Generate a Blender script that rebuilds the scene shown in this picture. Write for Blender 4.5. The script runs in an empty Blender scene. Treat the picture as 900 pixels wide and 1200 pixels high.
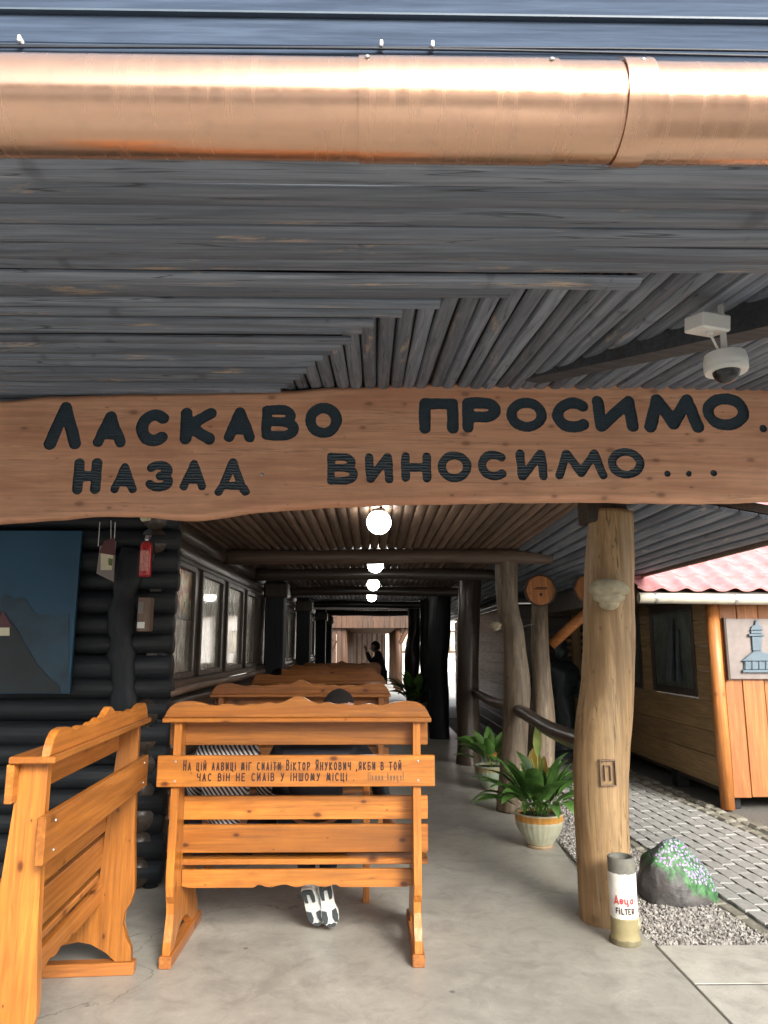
import bpy, bmesh, math, random
import numpy as np
from mathutils import Vector, Matrix, Euler, noise
random.seed(7)
R = math.radians
S = bpy.context.scene
C = S.collection

# ---------------------------------------------------------------- camera
F = 860.0
PITCH, YAW = R(10.35), R(-0.93)
cd = bpy.data.cameras.new('camera'); cam = bpy.data.objects.new('camera', cd); C.objects.link(cam)
cam.location = (0, 0, 1.5); cam.rotation_euler = (R(90) + PITCH, 0, YAW)
cd.sensor_fit = 'VERTICAL'; cd.sensor_height = 36; cd.sensor_width = 27; cd.lens = F / 1200 * 36
cd.clip_start = 0.05; cd.clip_end = 2000
S.camera = cam
CM = Euler((R(90) + PITCH, 0, YAW)).to_matrix(); CP = Vector((0, 0, 1.5))

# ---------------------------------------------------------------- sky and sun
SUN_EL, SUN_AZ = 30, 155          # azimuth clockwise from +Y: behind the photographer, to the right
w = bpy.data.worlds.new("World"); S.world = w; w.use_nodes = True
nt = w.node_tree; nt.nodes.clear()
sky = nt.nodes.new('ShaderNodeTexSky'); sky.sky_type = 'NISHITA'; sky.sun_disc = False
sky.sun_elevation = R(SUN_EL); sky.sun_rotation = R(SUN_AZ); sky.dust_density = 4.0; sky.air_density = 1.0; sky.ozone_density = 1.0
hs = nt.nodes.new('ShaderNodeHueSaturation'); hs.inputs['Saturation'].default_value = 0.38
bg = nt.nodes.new('ShaderNodeBackground'); bg.inputs['Strength'].default_value = 0.15
ow = nt.nodes.new('ShaderNodeOutputWorld')
nt.links.new(sky.outputs[0], hs.inputs['Color']); nt.links.new(hs.outputs[0], bg.inputs[0]); nt.links.new(bg.outputs[0], ow.inputs[0])
sl = bpy.data.lights.new('sun', 'SUN'); sl.energy = 1.5; sl.angle = R(18); sl.color = (1.0, 0.94, 0.86)
so = bpy.data.objects.new('sun', sl); C.objects.link(so)
sd = Vector((math.sin(R(SUN_AZ)) * math.cos(R(SUN_EL)), math.cos(R(SUN_AZ)) * math.cos(R(SUN_EL)), math.sin(R(SUN_EL))))
so.rotation_euler = sd.to_track_quat('Z', 'Y').to_euler()
S.view_settings.view_transform = 'Standard'; S.view_settings.look = 'None'
S.view_settings.exposure = 1.46; S.view_settings.gamma = 1.0
S.cycles.max_bounces = 8; S.cycles.diffuse_bounces = 6; S.cycles.glossy_bounces = 4

def P(x, y, X=None, Y=None, Z=None):
    """photo pixel -> point of the place on the plane X=, Y= or Z="""
    d = CM @ Vector(((x - 450) / F, (600 - y) / F, -1))
    if Y is not None: t = Y / d.y
    elif X is not None: t = X / d.x
    else: t = (Z - 1.5) / d.z
    return CP + d * t

# ---------------------------------------------------------------- materials
def new_mat(name):
    m = bpy.data.materials.new(name); m.use_nodes = True
    return m, m.node_tree.nodes, m.node_tree.links, m.node_tree.nodes['Principled BSDF']

def ramp(N, stops):
    r = N.new('ShaderNodeValToRGB'); e = r.color_ramp.elements
    while len(e) < len(stops): e.new(0.5)
    for k, (p, c) in enumerate(stops):
        e[k].position = p; e[k].color = (*c, 1) if len(c) == 3 else c
    return r

def coords(N, L, rnd=True, scale=(1, 1, 1)):
    tc = N.new('ShaderNodeTexCoord'); out = tc.outputs['Object']
    if rnd:
        oi = N.new('ShaderNodeObjectInfo'); mu = N.new('ShaderNodeMath'); mu.operation = 'MULTIPLY'; mu.inputs[1].default_value = 41.7
        L.new(oi.outputs['Random'], mu.inputs[0])
        va = N.new('ShaderNodeVectorMath'); va.operation = 'ADD'; L.new(out, va.inputs[0]); L.new(mu.outputs[0], va.inputs[1]); out = va.outputs[0]
    mp = N.new('ShaderNodeMapping'); mp.inputs['Scale'].default_value = scale; L.new(out, mp.inputs['Vector'])
    return mp.outputs[0]

def tex_noise(N, L, vec, scale, detail=5, rough=0.6, dist=0.0):
    n = N.new('ShaderNodeTexNoise'); n.inputs['Scale'].default_value = scale; n.inputs['Detail'].default_value = detail
    n.inputs['Roughness'].default_value = rough; n.inputs['Distortion'].default_value = dist; L.new(vec, n.inputs['Vector'])
    return n.outputs['Fac']

def mix(N, L, fac, a, b, mode='MIX'):
    m = N.new('ShaderNodeMix'); m.data_type = 'RGBA'; m.blend_type = mode
    if isinstance(fac, (int, float)): m.inputs[0].default_value = fac
    else: L.new(fac, m.inputs[0])
    for k, v in ((6, a), (7, b)):
        if isinstance(v, tuple): m.inputs[k].default_value = (*v, 1)
        else: L.new(v, m.inputs[k])
    return m.outputs[2]

def mapr(N, L, v, a, b, c=0.0, d=1.0):
    m = N.new('ShaderNodeMapRange'); m.inputs[1].default_value = a; m.inputs[2].default_value = b
    m.inputs[3].default_value = c; m.inputs[4].default_value = d; L.new(v, m.inputs[0]); return m.outputs[0]

def bump(N, L, b, h, strength, dist=0.01):
    bp = N.new('ShaderNodeBump'); bp.inputs['Strength'].default_value = strength; bp.inputs['Distance'].default_value = dist
    L.new(h, bp.inputs['Height']); L.new(bp.outputs[0], b.inputs['Normal'])

def wood(name, c1, c2, axis='X', knots=0.0, rough=0.45, c3=None, var=0.25, bmp=0.35, spec=0.5, coat=0.0, dirt=0.0, fine=1.0, con=1.0, crk=0.0):
    m, N, L, b = new_mat(name)
    k = {'X': 0, 'Y': 1, 'Z': 2}[axis]
    s = [7.0, 7.0, 7.0]; s[k] = 0.55
    v1 = coords(N, L, True, tuple(s))
    s2 = [60.0 * fine] * 3; s2[k] = 2.2
    v2 = coords(N, L, True, tuple(s2))
    n1 = tex_noise(N, L, v1, 1.3, 5, 0.62, 0.8)
    wv = N.new('ShaderNodeMath'); wv.operation = 'SINE'
    mm = N.new('ShaderNodeMath'); mm.operation = 'MULTIPLY'; mm.inputs[1].default_value = 34.0
    L.new(n1, mm.inputs[0]); L.new(mm.outputs[0], wv.inputs[0])
    ring = mapr(N, L, wv.outputs[0], -1, 1, 0, 1)
    n2 = tex_noise(N, L, v2, 1.0, 4, 0.6)
    col = mix(N, L, mapr(N, L, n1, 0.32, 0.68), c1, c2)
    dark = tuple(c * 0.62 for c in c1)
    rf = N.new('ShaderNodeMath'); rf.operation = 'MULTIPLY'; rf.inputs[1].default_value = 0.42 * con; L.new(ring, rf.inputs[0])
    col = mix(N, L, rf.outputs[0], col, dark)
    gf = mapr(N, L, n2, 0.35, 0.70, 0.0, 0.7 * con)
    col = mix(N, L, gf, col, tuple(c * 0.5 for c in c1))
    if c3:
        v3 = coords(N, L, True, tuple(1.5 if q == k else 8.0 for q in range(3)))
        pf = mapr(N, L, tex_noise(N, L, v3, 1.2, 6, 0.7), 0.60, 0.68)
        col = mix(N, L, pf, col, c3)
    if crk > 0:
        sc3 = [26.0] * 3; sc3[k] = 0.9
        nc_ = tex_noise(N, L, coords(N, L, True, tuple(sc3)), 1.0, 2, 0.5, 0.3)
        sb_ = N.new('ShaderNodeMath'); sb_.operation = 'SUBTRACT'; sb_.inputs[1].default_value = 0.5; L.new(nc_, sb_.inputs[0])
        ab_ = N.new('ShaderNodeMath'); ab_.operation = 'ABSOLUTE'; L.new(sb_.outputs[0], ab_.inputs[0])
        ck = mapr(N, L, ab_.outputs[0], 0.002, 0.014, crk, 0.0)
        mk = N.new('ShaderNodeMath'); mk.operation = 'MULTIPLY'; L.new(ck, mk.inputs[0]); L.new(mapr(N, L, n1, 0.44, 0.54), mk.inputs[1])
        col = mix(N, L, mk.outputs[0], col, tuple(c * 0.14 for c in c1))
    if knots > 0:
        v4 = coords(N, L, True, (1, 1, 1)); sx = N.new('ShaderNodeSeparateXYZ'); L.new(v4, sx.inputs[0])
        others = [q for q in range(3) if q != k]
        ad = N.new('ShaderNodeMath'); ad.operation = 'MULTIPLY_ADD'; ad.inputs[1].default_value = 0.13; L.new(sx.outputs[others[0]], ad.inputs[0]); L.new(sx.outputs[others[1]], ad.inputs[2])
        cb_ = N.new('ShaderNodeCombineXYZ'); m1 = N.new('ShaderNodeMath'); m1.operation = 'MULTIPLY'; m1.inputs[1].default_value = 3.6; L.new(sx.outputs[k], m1.inputs[0])
        m2 = N.new('ShaderNodeMath'); m2.operation = 'MULTIPLY'; m2.inputs[1].default_value = 6.5; L.new(ad.outputs[0], m2.inputs[0])
        L.new(m1.outputs[0], cb_.inputs[0]); L.new(m2.outputs[0], cb_.inputs[1])
        vo = N.new('ShaderNodeTexVoronoi'); vo.voronoi_dimensions = '2D'; vo.inputs['Scale'].default_value = 1.0; L.new(cb_.outputs[0], vo.inputs['Vector'])
        sc_ = N.new('ShaderNodeSeparateColor'); L.new(vo.outputs['Color'], sc_.inputs[0])
        pk = mapr(N, L, sc_.outputs[0], 0.35, 0.9, 0.015, 0.085)
        dv = N.new('ShaderNodeMath'); dv.operation = 'DIVIDE'; L.new(vo.outputs['Distance'], dv.inputs[0]); L.new(pk, dv.inputs[1])
        kf = mapr(N, L, dv.outputs[0], 0.6, 1.5, knots, 0.0)
        halo = mapr(N, L, dv.outputs[0], 1.2, 3.2, 0.38 * knots, 0.0)
        col = mix(N, L, halo, col, tuple(c * 0.5 for c in c1))
        col = mix(N, L, kf, col, (c1[0] * .17, c1[1] * .12, c1[2] * .12))
    if dirt > 0:
        v5 = coords(N, L, True, (1.7, 1.7, 1.7))
        col = mix(N, L, mapr(N, L, tex_noise(N, L, v5, 1.6, 6, 0.65), 0.45, 0.75, 0, dirt), col, tuple(c * 0.3 for c in c2))
    oi = N.new('ShaderNodeObjectInfo'); hsv = N.new('ShaderNodeHueSaturation')
    L.new(mapr(N, L, oi.outputs['Random'], 0, 1, 1 - var, 1 + var), hsv.inputs['Value']); L.new(col, hsv.inputs['Color'])
    L.new(hsv.outputs[0], b.inputs['Base Color'])
    L.new(mapr(N, L, n2, 0.3, 0.8, rough - 0.08, rough + 0.14), b.inputs['Roughness'])
    b.inputs['Specular IOR Level'].default_value = spec
    b.inputs['Coat Weight'].default_value = coat; b.inputs['Coat Roughness'].default_value = 0.2
    bump(N, L, b, n2, bmp, 0.004)
    return m

def plain(name, col, rough=0.5, metal=0.0, var=0.12, nscale=12.0, bmp=0.15, emit=0.0, spec=0.5, dist=0.003):
    m, N, L, b = new_mat(name)
    v = coords(N, L, True, (1, 1, 1)); n = tex_noise(N, L, v, nscale, 6, 0.65)
    c = mix(N, L, mapr(N, L, n, 0.3, 0.7), tuple(q * (1 - var) for q in col), tuple(min(1, q * (1 + var)) for q in col))
    L.new(c, b.inputs['Base Color']); b.inputs['Metallic'].default_value = metal
    L.new(mapr(N, L, n, 0.3, 0.7, max(0.02, rough - 0.07), rough + 0.07), b.inputs['Roughness'])
    b.inputs['Specular IOR Level'].default_value = spec
    if bmp: bump(N, L, b, n, bmp, dist)
    if emit: b.inputs['Emission Color'].default_value = (*col, 1); b.inputs['Emission Strength'].default_value = emit
    return m

PINE = (0.43, 0.14, 0.020), (0.60, 0.235, 0.042)
M = {}
for ax in 'XYZ':
    M['pine' + ax] = wood('varnished_pine_' + ax, PINE[0], PINE[1], ax, knots=0.9, rough=0.36, var=0.24, coat=0.3, dirt=0.5, crk=0.35)
    M['redpine' + ax] = wood('aged_pine_' + ax, (0.38, 0.13, 0.03), (0.52, 0.205, 0.05), ax, knots=0.8, rough=0.4, var=0.15, coat=0.25, dirt=0.3)
    M['greywood' + ax] = wood('glare_tinted_weathered_soffit_' + ax, (0.14, 0.172, 0.222), (0.26, 0.292, 0.342), ax, knots=0.35, rough=0.6, c3=(0.42, 0.33, 0.25), var=0.3, bmp=0.6, crk=0.8)  # weathered grey with bluish veiling glare put into the colour
    M['brownslat' + ax] = wood('brown_slat_' + ax, (0.15, 0.095, 0.066), (0.25, 0.17, 0.12), ax, rough=0.5, var=0.35, bmp=0.5)
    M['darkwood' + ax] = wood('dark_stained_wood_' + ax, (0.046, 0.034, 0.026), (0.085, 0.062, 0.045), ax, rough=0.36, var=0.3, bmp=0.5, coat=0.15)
    M['blackwood' + ax] = wood('tarred_log_' + ax, (0.0045, 0.008, 0.012), (0.010, 0.014, 0.019), ax, rough=0.62, var=0.3, bmp=1.0, coat=0.0, knots=0.3, crk=0.8)
    M['orange' + ax] = wood('orange_hut_plank_' + ax, (0.50, 0.17, 0.045), (0.66, 0.27, 0.075), ax, knots=0.5, rough=0.45, var=0.25, dirt=0.3)
    M['brownplank' + ax] = wood('hut_side_plank_' + ax, (0.32, 0.20, 0.09), (0.42, 0.27, 0.125), ax, rough=0.55, var=0.12)
    M['sign' + ax] = wood('sign_slab_' + ax, (0.72, 0.345, 0.20), (0.86, 0.49, 0.305), ax, knots=0.5, rough=0.5, var=0.0, dirt=0.3, bmp=0.5, fine=0.8, con=0.55, crk=0.35)
    M['log' + ax] = wood('stripped_log_' + ax, (0.28, 0.165, 0.07), (0.52, 0.355, 0.18), ax, knots=0.4, rough=0.55, c3=(0.20, 0.115, 0.06), var=0.06, bmp=0.8, dirt=0.55, fine=0.6, crk=0.75, con=0.75)
    M['oldlog' + ax] = wood('weathered_log_' + ax, (0.13, 0.092, 0.058), (0.36, 0.28, 0.19), ax, rough=0.6, c3=(0.34, 0.27, 0.17), var=0.15, bmp=0.8, dirt=0.6, fine=0.6, crk=0.9)
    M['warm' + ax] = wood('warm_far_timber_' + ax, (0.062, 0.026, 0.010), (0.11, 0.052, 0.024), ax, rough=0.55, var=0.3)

def mat_concrete(name, ca, cb, rough=0.5, cracks=True):
    m, N, L, b = new_mat(name)
    v = coords(N, L, False)
    n1 = tex_noise(N, L, v, 0.9, 8, 0.7, 0.4); n2 = tex_noise(N, L, v, 14, 6, 0.7)
    col = mix(N, L, mapr(N, L, n1, 0.32, 0.68), ca, cb)
    col = mix(N, L, mapr(N, L, n2, 0.3, 0.75, 0, 0.35), col, tuple(c * 0.72 for c in ca))
    n4 = tex_noise(N, L, v, 2.6, 5, 0.6, 1.5)
    col = mix(N, L, mapr(N, L, n4, 0.56, 0.72, 0, 0.5), col, tuple(c * 0.55 for c in ca))
    n5 = tex_noise(N, L, v, 5.5, 8, 0.75, 0.6); col = mix(N, L, mapr(N, L, n5, 0.48, 0.66, 0, 0.5), col, tuple(c * 0.6 for c in ca))
    col = mix(N, L, mapr(N, L, n5, 0.30, 0.44, 0.35, 0), col, tuple(min(1, c * 1.35) for c in cb))
    n6 = tex_noise(N, L, v, 90, 3, 0.6); col = mix(N, L, mapr(N, L, n6, 0.62, 0.74, 0, 0.55), col, tuple(c * 0.45 for c in ca))
    if cracks:
        vo = N.new('ShaderNodeTexVoronoi'); vo.feature = 'DISTANCE_TO_EDGE'; vo.inputs['Scale'].default_value = 0.34
        va = N.new('ShaderNodeVectorMath'); va.operation = 'ADD'
        nv = N.new('ShaderNodeTexNoise'); nv.inputs['Scale'].default_value = 2.2; nv.inputs['Detail'].default_value = 5; L.new(v, nv.inputs['Vector'])
        L.new(v, va.inputs[0]); L.new(nv.outputs['Color'], va.inputs[1]); L.new(va.outputs[0], vo.inputs['Vector'])
        cf0 = mapr(N, L, vo.outputs['Distance'], 0.0, 0.0030, 0.7, 0.0); cm = N.new('ShaderNodeMath'); cm.operation = 'MULTIPLY'; L.new(cf0, cm.inputs[0]); L.new(mapr(N, L, n4, 0.38, 0.46), cm.inputs[1]); cf = cm.outputs[0]
        col = mix(N, L, cf, col, tuple(c * 0.3 for c in ca))
        vs = N.new('ShaderNodeTexVoronoi'); vs.inputs['Scale'].default_value = 3.1; L.new(v, vs.inputs['Vector'])
        col = mix(N, L, mapr(N, L, vs.outputs['Distance'], 0.03, 0.05, 0.8, 0.0), col, tuple(c * 0.35 for c in ca))
    L.new(col, b.inputs['Base Color'])
    L.new(mapr(N, L, n1, 0.3, 0.7, rough - 0.12, rough + 0.12), b.inputs['Roughness'])
    bump(N, L, b, n2, 0.25, 0.004)
    return m
M['concrete'] = mat_concrete('worn_concrete', (0.29, 0.278, 0.243), (0.40, 0.385, 0.34), 0.42)
M['slab'] = mat_concrete('pale_slab', (0.36, 0.345, 0.30), (0.47, 0.455, 0.40), 0.6)
M['rafter'] = wood('dark_rafter', (0.045, 0.05, 0.058), (0.075, 0.08, 0.09), 'X', rough=0.6, var=0.0)
M['paver'] = plain('grey_paver', (0.30, 0.30, 0.28), 0.65, var=0.22, nscale=30, bmp=0.5)
M['ground'] = plain('packed_ground', (0.22, 0.21, 0.19), 0.9, var=0.3, nscale=4)
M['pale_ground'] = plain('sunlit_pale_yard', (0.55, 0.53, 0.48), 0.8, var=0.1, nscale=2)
M['joint'] = plain('sandy_joint', (0.13, 0.125, 0.11), 0.95, var=0.3, nscale=40)
M['kerb'] = plain('edging_stone', (0.20, 0.19, 0.15), 0.8, var=0.35, nscale=18, bmp=0.6, dist=0.01)
M['white'] = plain('white_plastic', (0.72, 0.72, 0.69), 0.4, var=0.06)
M['blackplastic'] = plain('black_glossy', (0.02, 0.022, 0.025), 0.15, bmp=0)
M['steel'] = plain('galvanised_steel', (0.5, 0.5, 0.5), 0.35, 0.9)
M['paintdark'] = plain('blackened_carving_paint', (0.035, 0.055, 0.072), 0.36, var=0.25, nscale=60, bmp=0.0)
M['ink'] = plain('dark_brown_marker', (0.035, 0.012, 0.008), 0.5, bmp=0)
M['inkfaint'] = plain('faint_pencil_marker', (0.16, 0.08, 0.04), 0.5, bmp=0)
M['red'] = plain('red_enamel', (0.42, 0.03, 0.03), 0.3, var=0.1, nscale=4)
M['redink'] = plain('red_brush_paint', (0.55, 0.06, 0.07), 0.5)
M['whitewall'] = plain('whitewashed_plaster', (0.8, 0.79, 0.76), 0.8, var=0.05)
M['fascia'] = wood('glare_blue_fascia', (0.062, 0.088, 0.135), (0.08, 0.11, 0.16), 'X', rough=0.85, var=0.0, bmp=0.3, spec=0.12)  # the blue is veiling glare put into the board colour
M['cable'] = plain('dark_cable', (0.025, 0.03, 0.04), 0.5, bmp=0)
M['seam'] = plain('pale_seam_strip', (0.07, 0.10, 0.13), 0.5)
M['soil'] = plain('dark_soil', (0.04, 0.03, 0.02), 0.95, nscale=40, bmp=0.8, dist=0.01)
M['skin'] = plain('skin', (0.50, 0.28, 0.20), 0.5, var=0.08, nscale=20)
M['hair'] = plain('dark_hair', (0.010, 0.007, 0.006), 0.9, var=0.3, nscale=60, bmp=0.6)
M['jacket'] = plain('navy_black_jacket', (0.02, 0.022, 0.032), 0.6, var=0.2, nscale=10, bmp=0.5, dist=0.01)
M['denim'] = plain('dark_denim', (0.03, 0.045, 0.08), 0.8, var=0.25, nscale=30)
M['darkgrey'] = plain('shadow_grey_cloth', (0.03, 0.03, 0.034), 0.8, var=0.2)
M['rubber'] = plain('charcoal_rubber', (0.045, 0.055, 0.06), 0.7, var=0.2, nscale=40)
M['shoe'] = plain('white_sneaker', (0.72, 0.74, 0.72), 0.55, var=0.12, nscale=30)
M['fungus'] = plain('bracket_fungus', (0.34, 0.30, 0.20), 0.7, var=0.35, nscale=16, bmp=0.8, dist=0.01)
M['gutterpale'] = plain('cream_gutter', (0.52, 0.49, 0.40), 0.4, var=0.12, nscale=6)
M['reliefblue'] = plain('blue_grey_relief', (0.10, 0.145, 0.18), 0.5, var=0.15)
M['panelgrey'] = plain('grey_brown_panel', (0.22, 0.185, 0.17), 0.5, var=0.2, nscale=6)
M['carvedpic'] = plain('dark_carved_picture', (0.085, 0.10, 0.085), 0.35, var=0.6, nscale=7, bmp=1.0, dist=0.02)
M['globe'] = plain('lit_opal_glass', (1.0, 0.97, 0.9), 0.3, bmp=0, emit=11.0)
M['blue'] = plain('picture_blue', (0.012, 0.062, 0.115), 0.45, var=0.15, nscale=3)
M['hill'] = plain('picture_dark_green', (0.008, 0.014, 0.015), 0.45, var=0.4, nscale=4)
M['ridge'] = plain('picture_far_ridge', (0.016, 0.045, 0.07), 0.45, var=0.4, nscale=5)
M['olive'] = plain('picture_olive', (0.13, 0.15, 0.04), 0.5, var=0.3)
M['cream'] = plain('picture_cream', (0.62, 0.57, 0.40), 0.5, var=0.1)
M['maroon'] = plain('picture_maroon', (0.10, 0.03, 0.035), 0.5)
M['bronze'] = plain('patinated_dark_figure', (0.03, 0.045, 0.05), 0.35, var=0.4, nscale=14, bmp=0.8, dist=0.01)

def mat_gutter():
    m, N, L, b = new_mat('copper_brown_gutter')
    v = coords(N, L, False, (1, 1, 1)); vs = coords(N, L, False, (0.6, 9, 9)); vt = coords(N, L, False, (38, 2.5, 2.5))
    n = tex_noise(N, L, vs, 3, 6, 0.6); t = tex_noise(N, L, vt, 1.0, 3, 0.5); g = tex_noise(N, L, v, 22, 6, 0.7)
    c = mix(N, L, mapr(N, L, n, 0.3, 0.7), (0.68, 0.40, 0.26), (0.76, 0.47, 0.31))
    c = mix(N, L, mapr(N, L, g, 0.5, 0.75, 0, 0.35), c, (0.36, 0.24, 0.2))
    L.new(c, b.inputs['Base Color']); b.inputs['Metallic'].default_value = 0.85
    L.new(mapr(N, L, t, 0.3, 0.7, 0.2, 0.3), b.inputs['Roughness'])
    b.inputs['Coat Weight'].default_value = 0.9; b.inputs['Coat Roughness'].default_value = 0.12
    bump(N, L, b, t, 0.05, 0.003)
    return m
M['gutter'] = mat_gutter()

def mat_pane(name, top=False):
    m, N, L, b = new_mat(name)
    v = coords(N, L, True, (1, 9, 1.2)); n = tex_noise(N, L, v, 2.2, 7, 0.7, 0.6)
    v2 = coords(N, L, True, (1, 2.2, 1.5)); n2 = tex_noise(N, L, v2, 1.7, 3, 0.6)
    c = mix(N, L, mapr(N, L, n, 0.30, 0.66), (0.22, 0.20, 0.15), (0.80, 0.76, 0.64))
    c = mix(N, L, mapr(N, L, n2, 0.45, 0.65, 0, 0.6), c, (0.12, 0.10, 0.07))
    if top:
        v3 = coords(N, L, False, (1, 5, 5)); n3 = N.new('ShaderNodeTexNoise'); n3.inputs['Scale'].default_value = 1.4; L.new(v3, n3.inputs['Vector'])
        hs = ramp(N, [(0.3, (0.10, 0.22, 0.14)), (0.42, (0.55, 0.50, 0.34)), (0.5, (0.60, 0.42, 0.16)), (0.58, (0.40, 0.10, 0.06)), (0.68, (0.15, 0.22, 0.26))]); L.new(n3.outputs['Fac'], hs.inputs[0])
        sp = N.new('ShaderNodeSeparateXYZ'); tc = N.new('ShaderNodeTexCoord'); L.new(tc.outputs['Object'], sp.inputs[0])
        c = mix(N, L, mapr(N, L, sp.outputs['Z'], 1.72, 1.78, 0, 0.85), c, hs.outputs[0])
    L.new(c, b.inputs['Base Color']); b.inputs['Metallic'].default_value = 0.55
    L.new(mapr(N, L, n, 0.3, 0.7, 0.38, 0.2), b.inputs['Roughness'])
    b.inputs['Coat Weight'].default_value = 0.7; b.inputs['Coat Roughness'].default_value = 0.05
    bump(N, L, b, n, 0.35, 0.01)
    return m
M['pane'] = mat_pane('streaky_metallic_window'); M['panetop'] = mat_pane('painted_top_window', True)

def mat_leaf(name, ca, cb):
    m, N, L, b = new_mat(name)
    v = coords(N, L, True, (1, 1, 1)); n = tex_noise(N, L, v, 9, 4, 0.6)
    c = mix(N, L, mapr(N, L, n, 0.35, 0.65), ca, cb)
    oi = N.new('ShaderNodeObjectInfo'); hsv = N.new('ShaderNodeHueSaturation')
    L.new(mapr(N, L, oi.outputs['Random'], 0, 1, 0.55, 1.6), hsv.inputs['Value']); L.new(c, hsv.inputs['Color'])
    L.new(hsv.outputs[0], b.inputs['Base Color']); b.inputs['Roughness'].default_value = 0.34
    tr = N.new('ShaderNodeBsdfTranslucent'); L.new(hsv.outputs[0], tr.inputs[0])
    ms = N.new('ShaderNodeMixShader'); ms.inputs[0].default_value = 0.25
    L.new(b.outputs[0], ms.inputs[1]); L.new(tr.outputs[0], ms.inputs[2]); L.new(ms.outputs[0], N['Material Output'].inputs[0])
    return m
M['leaf'] = mat_leaf('broad_green_leaf', (0.065, 0.16, 0.035), (0.15, 0.30, 0.07))
M['palegreen'] = mat_leaf('pale_spathe', (0.22, 0.30, 0.07), (0.34, 0.40, 0.12))
M['yellowleaf'] = mat_leaf('yellowing_leaf', (0.30, 0.25, 0.04), (0.35, 0.16, 0.04))

def zbands(name, stops, rough=0.45, axis='Z', wob=0.0, interp='CONSTANT', speck=None):
    """painted bands at real heights of the object (paint, not shading)"""
    m, N, L, b = new_mat(name)
    tc = N.new('ShaderNodeTexCoord'); sp = N.new('ShaderNodeSeparateXYZ'); L.new(tc.outputs['Object'], sp.inputs[0])
    z = sp.outputs[axis]
    v = coords(N, L, False); n = tex_noise(N, L, v, 20, 5, 0.65)
    if wob:
        ad = N.new('ShaderNodeMath'); ad.operation = 'MULTIPLY_ADD'; ad.inputs[1].default_value = wob
        L.new(n, ad.inputs[0]); L.new(z, ad.inputs[2]); z = ad.outputs[0]
    hi = stops[-1][0] * 1.25
    r = ramp(N, [(s / hi, c) for s, c in stops]); r.color_ramp.interpolation = interp
    L.new(mapr(N, L, z, 0, hi), r.inputs[0])
    c = mix(N, L, mapr(N, L, n, 0.35, 0.75, 0, 0.45), r.outputs[0], speck or (0.2, 0.17, 0.12))
    L.new(c, b.inputs['Base Color']); b.inputs['Roughness'].default_value = rough
    bump(N, L, b, n, 0.3, 0.003)
    return m
M['pot'] = zbands('glazed_pot', [(0.0, (0.30, 0.22, 0.13)), (0.03, (0.42, 0.45, 0.34)), (0.185, (0.50, 0.50, 0.38)), (0.20, (0.55, 0.26, 0.045)), (0.245, (0.55, 0.52, 0.38))], 0.4, wob=0.01, speck=(0.36, 0.24, 0.12))
M['potgreen'] = zbands('glazed_pot_green', [(0.0, (0.22, 0.20, 0.14)), (0.03, (0.28, 0.36, 0.27)), (0.2, (0.36, 0.28, 0.14)), (0.24, (0.34, 0.40, 0.30))], 0.4, wob=0.01)
M['ashtube'] = zbands('painted_concrete_tube', [(0.0, (0.10, 0.085, 0.04)), (0.035, (0.24, 0.20, 0.09)), (0.13, (0.27, 0.24, 0.12)), (0.137, (0.74, 0.73, 0.68)), (0.352, (0.10, 0.105, 0.10))], 0.7, wob=0.02, speck=(0.30, 0.27, 0.17))

def mat_rock():
    m, N, L, b = new_mat('painted_boulder')
    v = coords(N, L, False); n = tex_noise(N, L, v, 7, 7, 0.7); n2 = tex_noise(N, L, v, 55, 3, 0.6)
    tc = N.new('ShaderNodeTexCoord'); sp = N.new('ShaderNodeSeparateXYZ'); L.new(tc.outputs['Object'], sp.inputs[0])
    base = mix(N, L, mapr(N, L, n, 0.3, 0.7), (0.045, 0.045, 0.045), (0.10, 0.09, 0.085))
    vg = coords(N, L, False, (30, 30, 7)); ng = tex_noise(N, L, vg, 1.2, 3, 0.6)
    green = mix(N, L, mapr(N, L, ng, 0.4, 0.6), (0.02, 0.075, 0.025), (0.06, 0.22, 0.06))
    ad = N.new('ShaderNodeMath'); ad.operation = 'MULTIPLY_ADD'; ad.inputs[1].default_value = 0.35; L.new(n, ad.inputs[0]); L.new(sp.outputs['Z'], ad.inputs[2])
    gx_ = N.new('ShaderNodeMath'); gx_.operation = 'MULTIPLY_ADD'; gx_.inputs[1].default_value = 0.45; L.new(sp.outputs['X'], gx_.inputs[0]); L.new(ad.outputs[0], gx_.inputs[2])
    c = mix(N, L, mapr(N, L, gx_.outputs[0], 0.27, 0.31), base, green)
    vo = N.new('ShaderNodeTexVoronoi'); vo.inputs['Scale'].default_value = 60; L.new(v, vo.inputs['Vector'])
    lil = mix(N, L, mapr(N, L, n2, 0.4, 0.6), (0.24, 0.15, 0.38), (0.46, 0.38, 0.54))
    lf = N.new('ShaderNodeMath'); lf.operation = 'MULTIPLY'
    L.new(mapr(N, L, vo.outputs['Distance'], 0.42, 0.5, 1, 0), lf.inputs[0]); xz = N.new('ShaderNodeMath'); xz.operation = 'MULTIPLY_ADD'; xz.inputs[1].default_value = 0.35; L.new(sp.outputs['X'], xz.inputs[0]); L.new(ad.outputs[0], xz.inputs[2]); L.new(mapr(N, L, xz.outputs[0], 0.335, 0.36), lf.inputs[1])
    c = mix(N, L, lf.outputs[0], c, lil)
    L.new(c, b.inputs['Base Color']); b.inputs['Roughness'].default_value = 0.5
    bump(N, L, b, n, 0.6, 0.02)
    return m
M['rock'] = mat_rock()

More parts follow.
